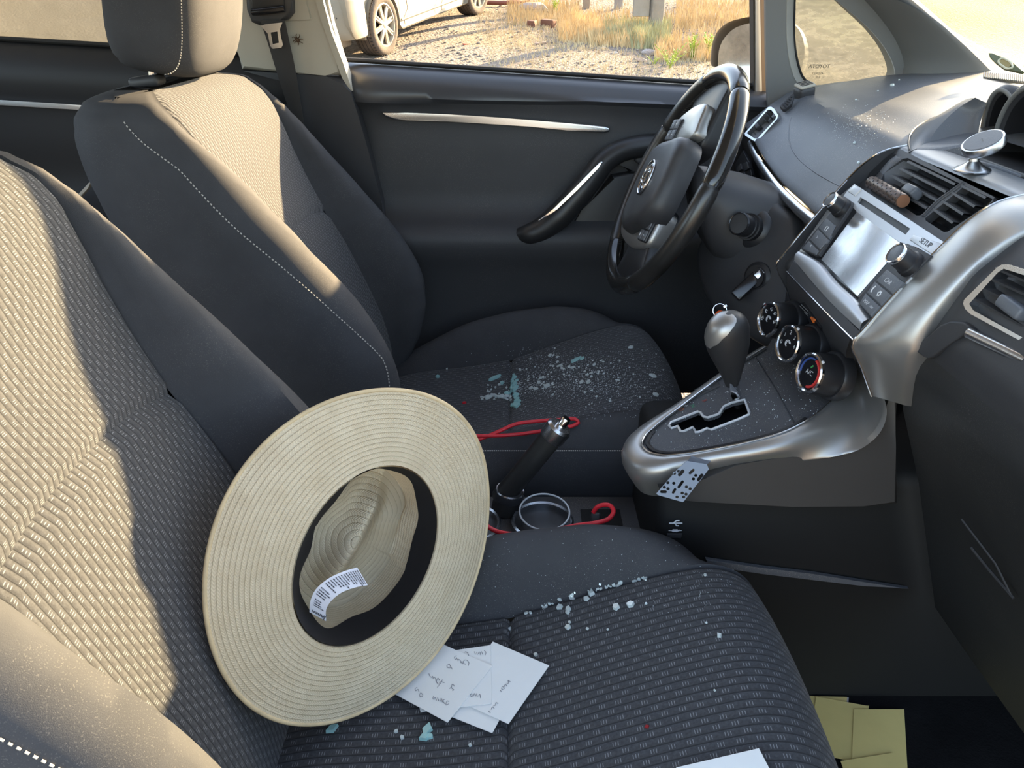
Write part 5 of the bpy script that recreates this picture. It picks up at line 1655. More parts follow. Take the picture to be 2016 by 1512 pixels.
# scraps on the ground
def plank(u0, v0, u1, v1, w, h, col, label, name='plank', cat='plank'):
    a, b = GP(u0, v0), GP(u1, v1)
    d = Vector(b - a)
    o = rbox(name, frame((Vector(a) + Vector(b)) / 2 + Vector((0, 0, h * .4)), (0, -.1, 1), d), (d.length, w, h), plain(name + '_wood', col, .85, 0, 40, .4, .01, .2, 4), None, .008)
    tag(o, label, cat)
plank(1040, 54, 1054, 55, .10, .09, (.14, .06, .04), 'short dark brown timber end in the gravel')
plank(1068, 53, 1092, 56, .10, .10, (.15, .07, .045), 'longer dark brown timber in the gravel')
plank(1052, 90, 1074, 86, .04, .02, (.25, .19, .16), 'thin grey stick lying on the gravel', 'stick', 'stick')
plank(912, 93, 924, 90, .03, .02, (.36, .10, .07), 'small red scrap on the gravel beside the parked car', 'scrap', 'scrap')
P = path(np.array([GP(955, 10), GP(985, 9), GP(1010, 7), GP(1040, 2)]) + np.array([0, 0, .05]), 20)
tag(tube('pipe', P, .03, plain('rusty_red', (.16, .05, .035), .7), None, 10), 'rusty dark red pipe lying behind the front wheel', 'pipe')

# ---- parked car (only its lower half shows)
ca = thing('car', 'dusty cream estate car parked on the gravel beyond the driver window', 'car', GP(765, 103))
cr0, cf0 = GP(765, 103), GP(945, 32)
hx = Vector(cf0 - cr0); WB = hx.length; hx.normalize()
hy = Vector((-hx.y, hx.x, 0)).normalized()
hz = hx.cross(hy)
CM = Matrix((hx, hy, hz)).transposed().to_4x4(); CM.translation = Vector(cr0)
paint = plain('dusty_cream_paint', (.21, .185, .14), .5, 0, 0, 0, 0, .12, 1.5, .5)
# side profile with wheel arches
def arch_pts(cx, r, n=18):
    return [(cx + r * math.cos(t), .30 + r * math.sin(t)) for t in np.linspace(math.radians(188), math.radians(-8), n)]
RA = .35
prof = [(-.66, .30), (-.62, .27), (-.40, .26)] + arch_pts(0, RA) + [(.40, .20), (WB - .40, .20)] + arch_pts(WB, RA) + [(WB + .42, .24), (WB + .75, .28), (WB + .80, .6), (WB + .7, .78), (1.9, .92), (1.3, 1.30), (-.2, 1.36), (-.55, 1.30), (-.70, .95), (-.74, .70), (-.72, .42)]
rows = []
for y, ins in ((.03, .035), (.0, .0), (-.0, 0), (.04, -.0), (.8, -.0), (1.56, 0), (1.62, .03)):
    pass
sections = [(.10, 1.0, .0), (.02, 1.0, .0), (.0, .99, .0)]
P2 = np.array(prof)
cx_, cz_ = 1.2, .7
def ringat(y, shrink, tumble):
    out = []
    for x, z in P2:
        k = max(0, z - .75) * tumble
        xx = cx_ + (x - cx_) * shrink
        out.append(CM @ Vector((xx, y + k, z)))
    return out
body_rings = [ringat(.045, .985, .15), ringat(.012, .996, .15), ringat(.0, 1.0, .15), ringat(.02, 1.0, .15), ringat(.30, 1.0, .0), ringat(1.3, 1.0, .0), ringat(1.60, 1.0, -.15), ringat(1.62, .99, -.15)]
G = np.array(body_rings)
V, F = grid_vf(G, False, True)
tri = geometry.tessellate_polygon([[Vector((x, z, 0)) for x, z in prof]])
N = len(prof)
for t in tri:
    F.append(tuple(t)); F.append(tuple(7 * N + i for i in t[::-1]))
mesh('body', V, F, paint, ca, True, 30)
# rear bumper wrapped round the corner
rows = []
oy = [(-.02, .02), (-.40, -.012), (-.62, -.005), (-.74, .05), (-.80, .16), (-.83, .40), (-.835, .80), (-.83, 1.2), (-.80, 1.45), (-.74, 1.58), (-.62, 1.63), (-.40, 1.64)]
oy = [(-.375, .0), (-.46, -.012), (-.62, -.002), (-.73, .05), (-.79, .15), (-.82, .40), (-.83, .80), (-.82, 1.2), (-.79, 1.46), (-.73, 1.57), (-.62, 1.62), (-.40, 1.63)]
for z, k in ((.27, .90), (.29, .97), (.36, 1.0), (.50, 1.0), (.55, 1.0), (.57, .985), (.62, .98), (.66, .96), (.67, .90)):
    rows.append([CM @ Vector((-.375 + (x + .375) * k, .8 + (y - .8) * (.94 + .06 * k), z)) for x, y in path(np.array(oy), 40)])
grid('rear_bumper', np.array(rows), paint, ca, angle=50)
slab('reflector', [CM @ Vector(p) for p in ((-.818, .27, .50), (-.832, .42, .50), (-.832, .42, .56), (-.818, .27, .56))], .02, plain('red_reflector', (.62, .06, .05), .3, 0, 0, 0, 0, .05, 5, .6), ca, bevel=.006)
slab('bumper_dent', [CM @ Vector(p) for p in ((-.785, .12, .60), (-.803, .20, .597), (-.806, .22, .612), (-.79, .14, .618))], .004, M['black'], ca)
slab('bumper_plug', [CM @ Vector((-.7695, .1085 + .0, .0)) + CM.to_3x3() @ Vector((-.006 * math.cos(t) * .5, .010 * math.cos(t), .49 + .010 * math.sin(t))) for t in np.linspace(0, 2*math.pi, 12, endpoint=False)], .004, M['black'], ca)
rbox('exhaust_box', CM @ Matrix.Translation((-.45, .50, .20)), (.30, .50, .10), plain('dusty_metal', (.30, .25, .20), .7, .3), ca, .03)
rbox('tow_loop', CM @ Matrix.Translation((-.70, .42, .23)), (.06, .10, .06), plain('grey_metal', (.35, .36, .38), .5, .4), ca, .02)
rbox('mud_flap', CM @ Matrix.Translation((-.33, .16, .26)), (.03, .20, .10), paint, ca, .006)
rbox('axle', CM @ Matrix.Translation((0, .85, .27)), (.08, 1.3, .08), M['rubber'], ca, .02)
rbox('underbody', CM @ Matrix.Translation((WB / 2, .82, .27)), (WB + .4, 1.35, .10), plain('underbody_dust', (.12, .085, .06), .9), ca, .03)
# door seams and sill line on the side
for x in (.55, 1.55):
    tube('door_seam', [CM @ Vector((x - .10 * (z < .35), -.003, z)) for z in np.linspace(.24, .9, 10)], .004, M['black'], ca, 5)
tube('sill_line', [CM @ Vector((x, -.006, .30)) for x in np.linspace(.38, WB - .40, 10)], .012, paint, ca, 8)
tire = plain('dusty_tyre', (.095, .078, .066), .9, 0, 60, .4, .01, .2, 9, .2)
tdark = plain('tyre_groove', (.03, .026, .024), .9)
alloy = plain('dusty_alloy', (.28, .24, .18), .5, .15)
def wheel_at(x, steer):
    wm = CM @ Matrix.Translation((x, .03, .305)) @ Matrix.Rotation(steer, 4, 'Z') @ Matrix.Rotation(math.radians(90), 4, 'X')
    w = thing('wheel', '', 'wheel')
    del w['label'], w['category']
    w.parent = ca; w.matrix_parent_inverse = Matrix.Translation(-ca.location)
    def part(nm, V, F, mat, sm=True, ang=35):
        o = mesh(nm, V, F, mat, None, sm, ang); o.parent = w
        o.matrix_parent_inverse = Matrix.Translation(-ca.location) if False else Matrix.Identity(4)
        return o
    V, F = lathe_vf([(.205, .02), (.225, .035), (.262, .042), (.288, .032), (.300, .016), (.305, -.005), (.305, -.17), (.300, -.19), (.27, -.205), (.21, -.19)], wm, 48, False)
    part('tyre', V, F, tire)
    m_ = MB()
    for h in (-.03, -.075, -.12, -.16):
        V, F = lathe_vf([(.3035, h - .004), (.3062, h - .004), (.3062, h + .004), (.3035, h + .004)], wm, 48, False)
        m_.add(V, F)
    for k in range(48):
        a = 2*math.pi*k/48
        m_.box(wm @ Matrix.Rotation(a, 4, 'Z') @ Matrix.Translation((.3035, 0, .004)), (.008, .010, .028))
    part('tread_grooves', m_.V, m_.F, tdark, False)
    V, F = lathe_vf([(.215, .02), (.218, .032), (.205, .034), (.195, .018), (.185, -.01), (.18, -.10)], wm, 48, False)
    part('rim', V, F, alloy)
    m_ = MB()
    for k in range(8):
        a = 2*math.pi*k/8 + .2
        for s in (-1, 1):
            P = path(np.array([wm @ Matrix.Rotation(a + s * .035, 4, 'Z') @ Vector((r, s * .008, h)) for r, h in ((.03, .012), (.09, .016), (.15, .012), (.203, .016))]), 8)
            m_.tube(P, np.linspace(.018, .014, 8), 6)
    part('spokes', m_.V, m_.F, alloy)
    V, F = lathe_vf([(.0001, .034), (.022, .033), (.032, .028), (.036, .015), (.036, .0)], wm, 24)
    part('hub_cap', V, F, alloy)
    V, F = lathe_vf([(.0001, -.03), (.18, -.03)], wm, 32)
    part('brake_disc', V, F, M['rubber'])
wheel_at(0, 0)
wheel_at(WB, math.radians(-6))

# ---- verge: wooden post with board, further posts, dry grass, green weeds
wood = plain('weathered_post', (.24, .215, .18), .85, 0, 30, .5, .01, .25, 3)
post = thing('post', 'grey weathered square post with a board nailed to its side', 'post', GP(1289, 66))
p = GP(1289, 66)
rbox('upright', Matrix.Translation((p[0], p[1], p[2] + .55)) @ Matrix.Rotation(.2, 4, 'Z'), (.150, .12, 1.3), wood, post, .01)
a = GP(1257, 62)
rbox('board', Matrix.Translation((a[0] - .01, p[1] - .02, p[2] + .62)) @ Matrix.Rotation(.15, 4, 'Z'), (.20, .05, .85), plain('pale_board', (.30, .275, .235), .85, 0, 30, .4, .01, .2, 3), post, .01)
for (u, v, w_, lab, col) in ((1154, 14, .10, 'short grey post beyond the dry grass left of the weathered post', (.22, .18, .14)), (1217, 18, .12, 'pale upright slab between the two grey posts', (.28, .26, .24))):
    p = GP(u, v)
    o = rbox('post', Matrix.Translation((p[0], p[1], p[2] + .4)), (w_, .08, .9), plain('far_post', col, .85, 0, 30, .4, .01, .2, 3), None, .01)
    tag(o, lab, 'post')
def grass(name, region, n, hmin, hmax, col, label, seed, bend=.35, w0=.004, cat='grass'):
    r = random.Random(seed)
    V, F = [], []
    k = 0
    while k < n:
        u0, v0, u1, v1 = region[r.randrange(len(region))]
        u, v = r.uniform(u0, u1), r.uniform(v0, v1)
        p = GP(u, v)
        h = r.uniform(hmin, hmax)
        a = r.uniform(0, 2*math.pi)
        dx, dy = math.cos(a) * h * bend * r.random(), math.sin(a) * h * bend * r.random()
        w = w0 * r.uniform(.6, 1.4)
        b = len(V)
        V += [(p[0] - w, p[1], p[2] - .01), (p[0] + w, p[1], p[2] - .01), (p[0] + w * .8 + dx * .4, p[1] + dy * .4, p[2] + h * .55), (p[0] - w * .8 + dx * .4, p[1] + dy * .4, p[2] + h * .55), (p[0] + dx, p[1] + dy, p[2] + h)]
        F += [(b, b+1, b+2, b+3), (b+3, b+2, b+4)]
        k += 1
    o = stuff(mesh(name, V, F, plain(name + '_blade', col, .8, 0, 0, 0, 0, .45, 5, .3), None, False))
    tag(o, label, cat)
grass('dry_grass', [(1130, 30, 1300, 88), (1300, 30, 1480, 110), (1160, 60, 1270, 95), (1290, 90, 1400, 120), (1000, 8, 1140, 50), (1330, 5, 1480, 60), (1100, 40, 1180, 84)], 9000, .04, .19, (.50, .375, .20), 'golden dry grass tufts along the verge', 21, .5)
grass('low_dry_grass', [(1000, 40, 1200, 105), (940, 25, 1100, 70), (1180, 100, 1480, 160), (960, 70, 1180, 150), (1000, 0, 1480, 30)], 5000, .015, .06, (.50, .40, .24), 'short yellow straw growing thinly through the gravel', 22, .9, .003)
grass('grey_green_grass', [(1190, 50, 1310, 90), (1240, 60, 1320, 96)], 2200, .06, .22, (.30, .30, .17), 'grey green grass tuft around the weathered post', 23, .45)
green = plain('weed_leaf', (.34, .42, .09), .7, 0, 0, 0, 0, .3, 9, .3)
def weed(u, v, h, n, spread, label, seed):
    r = random.Random(seed)
    p = GP(u, v)
    root = thing('weed', label, 'plant', p)
    ms, ml = MB(), MB()
    for i in range(n):
        a = r.uniform(0, 2*math.pi); s = spread * r.uniform(.2, 1)
        hh = h * r.uniform(.55, 1)
        b = np.array([p[0] + math.cos(a) * s, p[1] + math.sin(a) * s * .6, p[2] + hh])
        P = path(np.array([p, (p + b) / 2 + np.array([0, 0, hh * .12]), b]), 8)
        ms.tube(P, .003, 4)
        for q in P[1:]:
            for _ in range(3):
                aa = r.uniform(0, 2*math.pi); L = h * r.uniform(.10, .18)
                t = np.array([math.cos(aa), math.sin(aa), r.uniform(.2, .9)]) * L
                sd = np.array([-math.sin(aa), math.cos(aa), 0]) * L * .22
                ml.add([q, q + t * .5 + sd, q + t, q + t * .5 - sd], [(0, 1, 2, 3)])
    ms.build('stem', green, root)
    stuff(ml.build('leaves', green, root, False))
weed(1318, 137, .22, 9, .20, 'tall bright green weed nearest the driver window sill', 31)
weed(1288, 128, .10, 6, .12, 'low green weed left of the tallest weed', 32)
weed(1362, 118, .26, 8, .10, 'green weed between the dry grass and the side mirror', 33)
weed(1093, 26, .22, 8, .08, 'bright green sprig right of the pale stone block', 34)
weed(1062, 6, .16, 6, .08, 'small green sprig behind the pale stone block', 35)
weed(1395, 112, .24, 7, .10, 'yellow green weed touching the side mirror outline', 36)
# ------------------------------------------------------------------ straw hat lying against the passenger seat
HA, HB = .1778, .1575
hn = Vector((.6165, -.7305, .2938)).normalized()
ha = Vector((.4469, .6319, .6332)); ha = (ha - hn * ha.dot(hn)).normalized()
hbv = hn.cross(ha)
HC = Vector((-.1483, -.2822, .5038))
hat = thing('straw_hat', 'beige straw hat with black sweatband leaning against the passenger seat back, opening up', 'hat', HC)
def hp(a, b, n=0.0):
    return HC + ha * a + hbv * b + hn * n
t_ = NT('woven_straw')
sp_ = t_.n.new('ShaderNodeSeparateXYZ'); t_.link(t_.uv(), sp_.inputs[0])
u_, v_ = sp_.outputs[0], sp_.outputs[1]
vr = t_.math('DIVIDE', v_, .0050)
row = t_.math('FLOOR', vr); fr = t_.math('FRACT', vr)
# herringbone stitches: direction flips in the middle of every braid
ab = t_.math('ABSOLUTE', t_.math('SUBTRACT', fr, .5))
st = t_.math('SINE', t_.math('MULTIPLY', t_.math('ADD', t_.math('DIVIDE', u_, .0030), t_.math('MULTIPLY', ab, 2.2)), 2 * math.pi))
edge = t_.math('SUBTRACT', 1.0, t_.math('POWER', t_.math('MULTIPLY', ab, 2.0), 5.0))
nz = t_.noise(40, 4, .6)
base = t_.ramp(nz, .3, .7, (.66, .555, .385), (.77, .67, .49))
base = t_.mix(t_.math('MULTIPLY', t_.ramp(st, -.9, .9), .35), base, (.53, .44, .30))
base = t_.mix(t_.ramp(edge, .0, .45), (.37, .285, .18), base)
hgt = t_.math('ADD', t_.math('MULTIPLY', edge, 1.0), t_.math('MULTIPLY', st, .22))
pb_ = t_.principled(Base_Color=base, Roughness=.7, Normal=t_.bump(hgt, .7, .0014))
tl_ = t_.node('ShaderNodeBsdfTranslucent', Color=(.72, .50, .26, 1))
mx_ = t_.n.new('ShaderNodeMixShader'); mx_.inputs[0].default_value = .16
t_.link(pb_.outputs[0], mx_.inputs[1]); t_.link(tl_.outputs[0], mx_.inputs[2]); t_.link(mx_.outputs[0], t_.out.inputs[0])
straw = t_.m
OA, OB = .098, .0775          # opening half axes
NTh = 160
th = np.linspace(0, 2*math.pi, NTh + 1)
def curl(t, k):
    return (.010 * math.cos(2 * t) - .004) * k * k - .004 * k + .005 * math.sin(3 * t + .7) * k ** 3
G, UVs = [], []
for k in np.linspace(0, 1, 40):
    r, ur = [], []
    for t in th:
        a = (OA + (HA - OA) * k) * math.cos(t); b = (OB + (HB - OB) * k) * math.sin(t)
        r.append(hp(a, b, curl(t, k))); ur.append((t * .15, .08 + k * .08))
    G.append(r); UVs.append(ur)
Gt = np.array(G)
Gb = Gt - np.array(hn) * .0022
grid('brim', np.concatenate([Gt, Gb[::-1]]), straw, hat, uv=np.concatenate([np.array(UVs), np.array(UVs)[::-1]]), angle=180)
tube('brim_edge', Gt[-1][:-1] - np.array(hn) * .001, .0023, plain('straw_welt', (.52, .41, .25), .75, 0, 400, .5, .001, .2, 30), hat, 8, True)
# crown with a ridged top and pinched front
DEP = .088
def crown(t, k):
    a, b, n = crown0(t, k)
    return a + .10 * n * -1, b + .20 * n, n
def crown0(t, k):
    """k 0 at the opening .. 1 top centre"""
    ct, st_ = math.cos(t), math.sin(t)
    if k <= .6:
        q = k / .6
        s = 1 - .13 * q ** 1.5
        pin = 1 - .24 * q * q * math.exp(-((abs(abs(st_)) - .86) / .16) ** 2) * (1 if ct > .0 else .25)
        return OA * ct * s, OB * st_ * s * pin, -DEP * (1 - (1 - q) ** 1.25) * .985
    q = (k - .6) / .4
    s = .87 * (1 - q)
    pin = 1 - .24 * math.exp(-((abs(abs(st_)) - .86) / .16) ** 2) * (1 if ct > .0 else .25) * (1 - q)
    a, b = OA * ct * s, OB * st_ * s * pin
    dome = .006 * math.sin(math.pi * min(1, q * 1.2))
    crease = .034 * math.exp(-(b / .016) ** 2) * (1 / (1 + math.exp(-(.072 - abs(a)) / .010)))
    side = .016 * math.exp(-((a - .045) / .03) ** 2) * math.exp(-((abs(b) - .040) / .018) ** 2)
    return a, b, -DEP - dome * .4 + crease * min(1, q * 2.2) + side
G, UVs = [], []
for k in np.linspace(0, 1, 64):
    r, ur = [], []
    for t in th:
        a, b, n = crown(t, k)
        r.append(hp(a, b, n)); ur.append((t * (.085 if k < .6 else .085 * max(.1, (1 - (k - .6) / .4))), k * .15))
    G.append(r); UVs.append(ur)
grid('crown', np.array(G), straw, hat, uv=np.array(UVs), angle=180)
# black ribbon lining the inside of the opening
G = []
blk = plain('black_ribbon', (.010, .010, .013), .75, 0, 900, .3, .0003, .2, 10, .3)
for q in np.linspace(0, 1, 10):
    r = []
    for t in th[:-1]:
        wav = .0035 * math.sin(5 * t + 1.0) + .0025 * math.sin(9 * t)
        dep = (.043 + wav) * q + .001
        k = .6 * (1 - (1 - min(.98, dep / (DEP * .985))) ** .8)
        a, b, n = crown(t, k)
        ins = .0015 + .0035 * q * (1 + .5 * math.sin(7 * t)) + .015 * q * max(0, math.sin(t - .2)) ** 1.5
        L = math.hypot(a, b)
        r.append(hp(a * (1 - ins / L), b * (1 - ins / L), n))
    G.append(r)
grid('sweatband', np.array(G), blk, hat, cv=True, angle=180)
# white care label curling out of the band
ra = Vector(AY(628, 1218, -.375)); 
def hpl(u, v, depth):
    P_ = Plane(HC - hn * depth, hn)
    return P_.at(u, v)
L0 = [hpl(609, 1205, .030), hpl(612, 1180, .020), hpl(622, 1160, .014), hpl(645, 1140, .010), hpl(674, 1126, .008), hpl(703, 1117, .012)]
L1 = [hpl(642, 1223, .030), hpl(644, 1195, .020), hpl(655, 1180, .014), hpl(672, 1167, .010), hpl(698, 1157, .008), hpl(724, 1152, .012)]
l0, l1 = path(np.array(L0), 30), path(np.array(L1), 30)
lab = grid('care_label', np.stack([l0 * (1 - k) + l1 * k for k in np.linspace(0, 1, 6)], 1), plain('white_label', (.72, .72, .80), .7), hat, angle=180)
ink = plain('label_ink', (.06, .06, .075), .8)
mb = MB(); r5 = random.Random(5)
up_ = np.array(hn) * .0006
for i in range(5, 29):
    if i in (9, 14): continue
    a, b = l0[i], l1[i]
    k0 = .12 if i > 9 else .2
    k1 = r5.uniform(.55, .92)
    x = k0
    while x < k1:
        w = r5.uniform(.04, .12)
        p, q = a * (1 - x) + b * x + up_, a * (1 - x - w) + b * (x + w) + up_
        s = (l0[min(29, i + 1)] - l0[i]) * .42
        mb.add([p, q, q + s, p + s], [(0, 1, 2, 3)])
        x += w + .025
stuff(mb.build('label_print', ink, lab, False))
fmL = frame(l0[2] * .45 + l1[2] * .55 + up_, hn, l0[2] - l1[2])
lettering('label_brand', 'lonso', fmL, .0085, ink, lab, .03)

# ------------------------------------------------------------------ surfaces to drop small things on
from mathutils.bvhtree import BVHTree
def bvh_of(objs, dy=0.0):
    V, F = [], []
    for o in objs:
        k = len(V)
        V += [v.co + Vector((0, dy, 0)) for v in o.data.vertices]
        F += [tuple(i + k for i in p.vertices) for p in o.data.polygons]
    return BVHTree.FromPolygons(V, F)
cush = [c for c in seat_driver.children if c.name.startswith(('cushion',))]
BV_D, BV_P = bvh_of(cush), bvh_of(cush, -.74)
BV_DASH = bvh_of([c for c in dash.children if c.name.startswith('upper_dash')])
BV_GEAR = bvh_of([c for c in stack.children if c.name.startswith('gear_surround')])
def hit(bv, u, v):
    q = Vector(ray(u, v)).normalized()
    p, n, i, d = bv.ray_cast(Vector(CAM_POS), q)
    if p is None: return None, None
    if n.dot(q) > 0: n = -n
    return p, n

# ------------------------------------------------------------------ note cards on the passenger seat
card_w = plain('white_card', (.74, .75, .74), .75, 0, 0, 0, 0, .03, 12, .3)
card_y = plain('yellow_card', (.86, .70, .28), .75, 0, 300, .1, .0003, .05, 12, .3)
pc, ncard = hit(BV_P, 935, 1350)
q0, q1, q2 = [Vector(hit(BV_P, *uv)[0]) for uv in ((820, 1350), (950, 1436), (1074, 1310))]
npc = (q1 - q0).cross(q2 - q0).normalized()
if npc.z < 0: npc = -npc
PC = Plane(np.array(q0) + np.array(npc) * .0040, np.array(npc))
pencil = plain('pencil_grey', (.22, .22, .25), .8)
def card(name, uv, lift, mat, label, th=.0007, plane=PC, cat='note card', group='note cards on the passenger seat'):
    o = slab(name, plane.pts(uv, lift), th, mat, None)
    tag(o, label, cat, group)
    return o
cC = card('note_card', [(969, 1443), (1034, 1324), (948, 1282), (884, 1409)], .0008, card_w, 'white note card lowest in the fan, its corner pointing to the seat front edge')
cB = card('note_card', [(970, 1263), (1081, 1310), (1001, 1425), (893, 1376)], .0024, card_w, 'white note card rightmost in the fan, half blank')
cE = card('note_card', [(828, 1402), (838, 1400), (880, 1330), (812, 1340)], .0002, card_w, 'white note card of which only a small corner shows under the written card')
cD = card('note_card', [(896, 1280), (966, 1270), (968, 1385), (850, 1398)], .0036, card_w, 'white note card in the middle of the fan with a cut slanting edge')
cA = card('note_card', [(864, 1265), (969, 1311), (881, 1422), (775, 1365)], .0052, card_w, 'white handwritten note card on top of the fan beside the hat brim')
def scribble(o, strokes, lift, ox=700, oy=1180, sc=3.36):
    m_ = MB()
    for s in strokes:
        P = path(np.array([PC.at(ox + x / sc, oy + y / sc, lift) for x, y in s]), max(6, 3 * len(s)))
        m_.tube(P, .00028, 4)
    w = m_.build('handwriting', pencil, o)
scribble(cA, [[(745, 440), (750, 420), (740, 405), (722, 400)], [(728, 430), (718, 425), (712, 410), (722, 402)], [(710, 428), (700, 410)], [(698, 420), (690, 400), (682, 395), (678, 408)], [(676, 402), (668, 385)], [(662, 400), (655, 380), (668, 372)],
              [(640, 462), (622, 430)], [(632, 452), (612, 452), (606, 436), (622, 428)],
              [(656, 575), (640, 560), (636, 585), (650, 600), (640, 604)], [(640, 560), (630, 582), (622, 590)],
              [(588, 552), (560, 545), (548, 575), (540, 582)], [(575, 530), (560, 560)], [(556, 535), (545, 520), (535, 545), (548, 560)], [(532, 540), (528, 520), (518, 515)], [(515, 525), (508, 508), (500, 518)], [(496, 512), (488, 498), (486, 490)],
              [(445, 630), (430, 618), (425, 640), (438, 645), (446, 632)], [(420, 612), (412, 595), (400, 605), (396, 588), (408, 582)],
              [(618, 690), (600, 698), (606, 672), (618, 676)], [(590, 690), (580, 668), (590, 660)], [(576, 680), (566, 655), (558, 668), (568, 676)], [(550, 672), (542, 650)], [(536, 668), (524, 648), (518, 660)], [(516, 640), (512, 655), (520, 664)]], .0056)
scribble(cD, [[(858, 368), (862, 350), (850, 338)], [(842, 366), (834, 345)], [(828, 368), (820, 348), (812, 356), (822, 362)], [(806, 366), (800, 348)], [(794, 362), (786, 345)], [(748, 372), (742, 348)], [(738, 352), (728, 345), (722, 352)],
              [(826, 652), (822, 628), (812, 640)], [(806, 645), (800, 622)], [(796, 640), (786, 622), (780, 640)], [(774, 642), (766, 625), (758, 636), (768, 644)]], .0040)
scribble(cB, [[(1025, 545), (1008, 535), (1012, 555), (1000, 560)], [(1004, 575), (990, 562), (984, 578)], [(986, 590), (972, 575), (966, 592), (978, 598)], [(966, 612), (956, 600)],
              [(944, 690), (928, 682), (926, 700), (912, 705)], [(918, 722), (904, 712), (898, 728)], [(892, 750), (878, 738)]], .0028)
pf_, nf_ = hit(BV_P, 1440, 1500)
PFr = Plane(np.array(pf_) + np.array(nf_) * .003, np.array(nf_))
card('note_card', [(1494, 1473), (1331, 1511), (1380, 1640), (1560, 1600)], .0012, card_w, 'blank white note card at the front edge of the passenger seat', plane=PFr)
# yellow and lilac notes on the passenger floor
PFL = Plane((.5, -.2, .0965), (0, 0, 1))
lil = plain('lilac_card', (.50, .47, .52), .75)
def fcard(uv, lift, mat, label):
    return card('floor_note', uv, lift, mat, label, plane=PFL, group='square notes on the passenger floor')
fcard([(1545, 1370), (1600, 1371), (1588, 1440), (1555, 1435)], .0006, lil, 'pale lilac note lying on the floor nearest the seat cushion')
fcard([(1584, 1370), (1668, 1372), (1660, 1470), (1568, 1460)], .0014, card_y, 'yellow note partly covered, second from the seat on the floor')
fcard([(1652, 1372), (1671, 1373), (1670, 1390), (1650, 1388)], .0006, lil, 'pale corner of a note peeking out behind the yellow notes')
fcard([(1678, 1388), (1711, 1389), (1700, 1440), (1670, 1440)], .0020, card_y, 'yellow note mostly hidden between the two big floor notes')
fcard([(1607, 1371), (1710, 1390), (1682, 1498), (1588, 1482)], .0030, card_y, 'yellow note tilted in the middle of the floor notes')
fcard([(1681, 1396), (1780, 1396), (1787, 1520), (1677, 1500)], .0042, card_y, 'yellow note rightmost on the floor')
fcard([(1655, 1498), (1757, 1482), (1796, 1565), (1690, 1600)], .0056, card_y, 'yellow note lowest in the frame overlapping the rightmost floor note')

# ------------------------------------------------------------------ broken safety glass
def glass_mat(name, tint, dif):
    t = NT(name)
    a = t.node('ShaderNodeBsdfTranslucent', Color=(*tint, 1)); b = t.node('ShaderNodeBsdfDiffuse', Color=(*dif, 1))
    c = t.node('ShaderNodeBsdfGlossy', Color=(.9, .97, .97, 1), Roughness=.15); d = t.node('ShaderNodeBsdfTransparent', Color=(.78, .92, .91, 1))
    m1, m2, m3 = [t.n.new('ShaderNodeMixShader') for _ in range(3)]
    m1.inputs[0].default_value, m2.inputs[0].default_value, m3.inputs[0].default_value = .6, .18, .12
    t.link(a.outputs[0], m1.inputs[1]); t.link(b.outputs[0], m1.inputs[2])
    t.link(m1.outputs[0], m2.inputs[1]); t.link(c.outputs[0], m2.inputs[2])
    t.link(m2.outputs[0], m3.inputs[1]); t.link(d.outputs[0], m3.inputs[2]); t.link(m3.outputs[0], t.out.inputs[0])
    return t.m
GLS = glass_mat('turquoise_broken_glass', (.60, .92, .92), (.54, .84, .84))
GLW = glass_mat('clear_broken_glass', (.86, .92, .92), (.82, .88, .88))
rg = random.Random(3)
def shard_mesh(pts2, th, mat=None):
    me = bpy.data.meshes.new('glass_crumb')
    n = len(pts2)
    V = [(x, y, 0) for x, y in pts2] + [(x * .9 + .0003, y * .9, th) for x, y in pts2]
    F = [tuple(range(n))[::-1], tuple(range(n, 2 * n))] + [(i, (i + 1) % n, n + (i + 1) % n, n + i) for i in range(n)]
    me.from_pydata(V, [], F)
    me.materials.append(mat or GLS)
    return me
crumbs, crumbs_w = [], []
for k in range(8):
    n = rg.choice((4, 5, 5, 6))
    crumbs.append(shard_mesh([((.5 + .22 * rg.random()) * math.cos(2*math.pi*i/n + .3*rg.random()), (.42 + .25 * rg.random()) * math.sin(2*math.pi*i/n + .3*rg.random())) for i in range(n)], .7))
    w_ = crumbs[-1].copy(); w_.materials.clear(); w_.materials.append(GLW); crumbs_w.append(w_)
n_cr = [0]
def crumb(bv, u, v, size, label, group, stretch=1.0, rot=None, flat=1.0):
    p, n = hit(bv, u, v)
    if p is None: return
    o = bpy.data.objects.new('glass_crumb', (crumbs if ('turquoise' in label) else crumbs_w)[rg.randrange(8)])
    COL.objects.link(o)
    a = rg.uniform(0, 6.28) if rot is None else rot
    o.matrix_world = frame(p + n * .0002, n, (1, 0, 0)) @ Matrix.Rotation(a, 4, 'Z') @ Matrix.Diagonal((size * stretch, size, size * .75 * flat, 1))
    tag(o, label, 'broken glass', group)
    n_cr[0] += 1
LD = 'small clear glass crumb scattered in the middle of the driver seat cushion'
LP = 'small clear crumb of broken glass on the passenger seat cushion'
GD, GP_ = 'glass crumbs on the driver seat', 'glass crumbs on the passenger seat'
Z4 = lambda x, y: (900 + x / 4.383, 680 + y / 4.383)
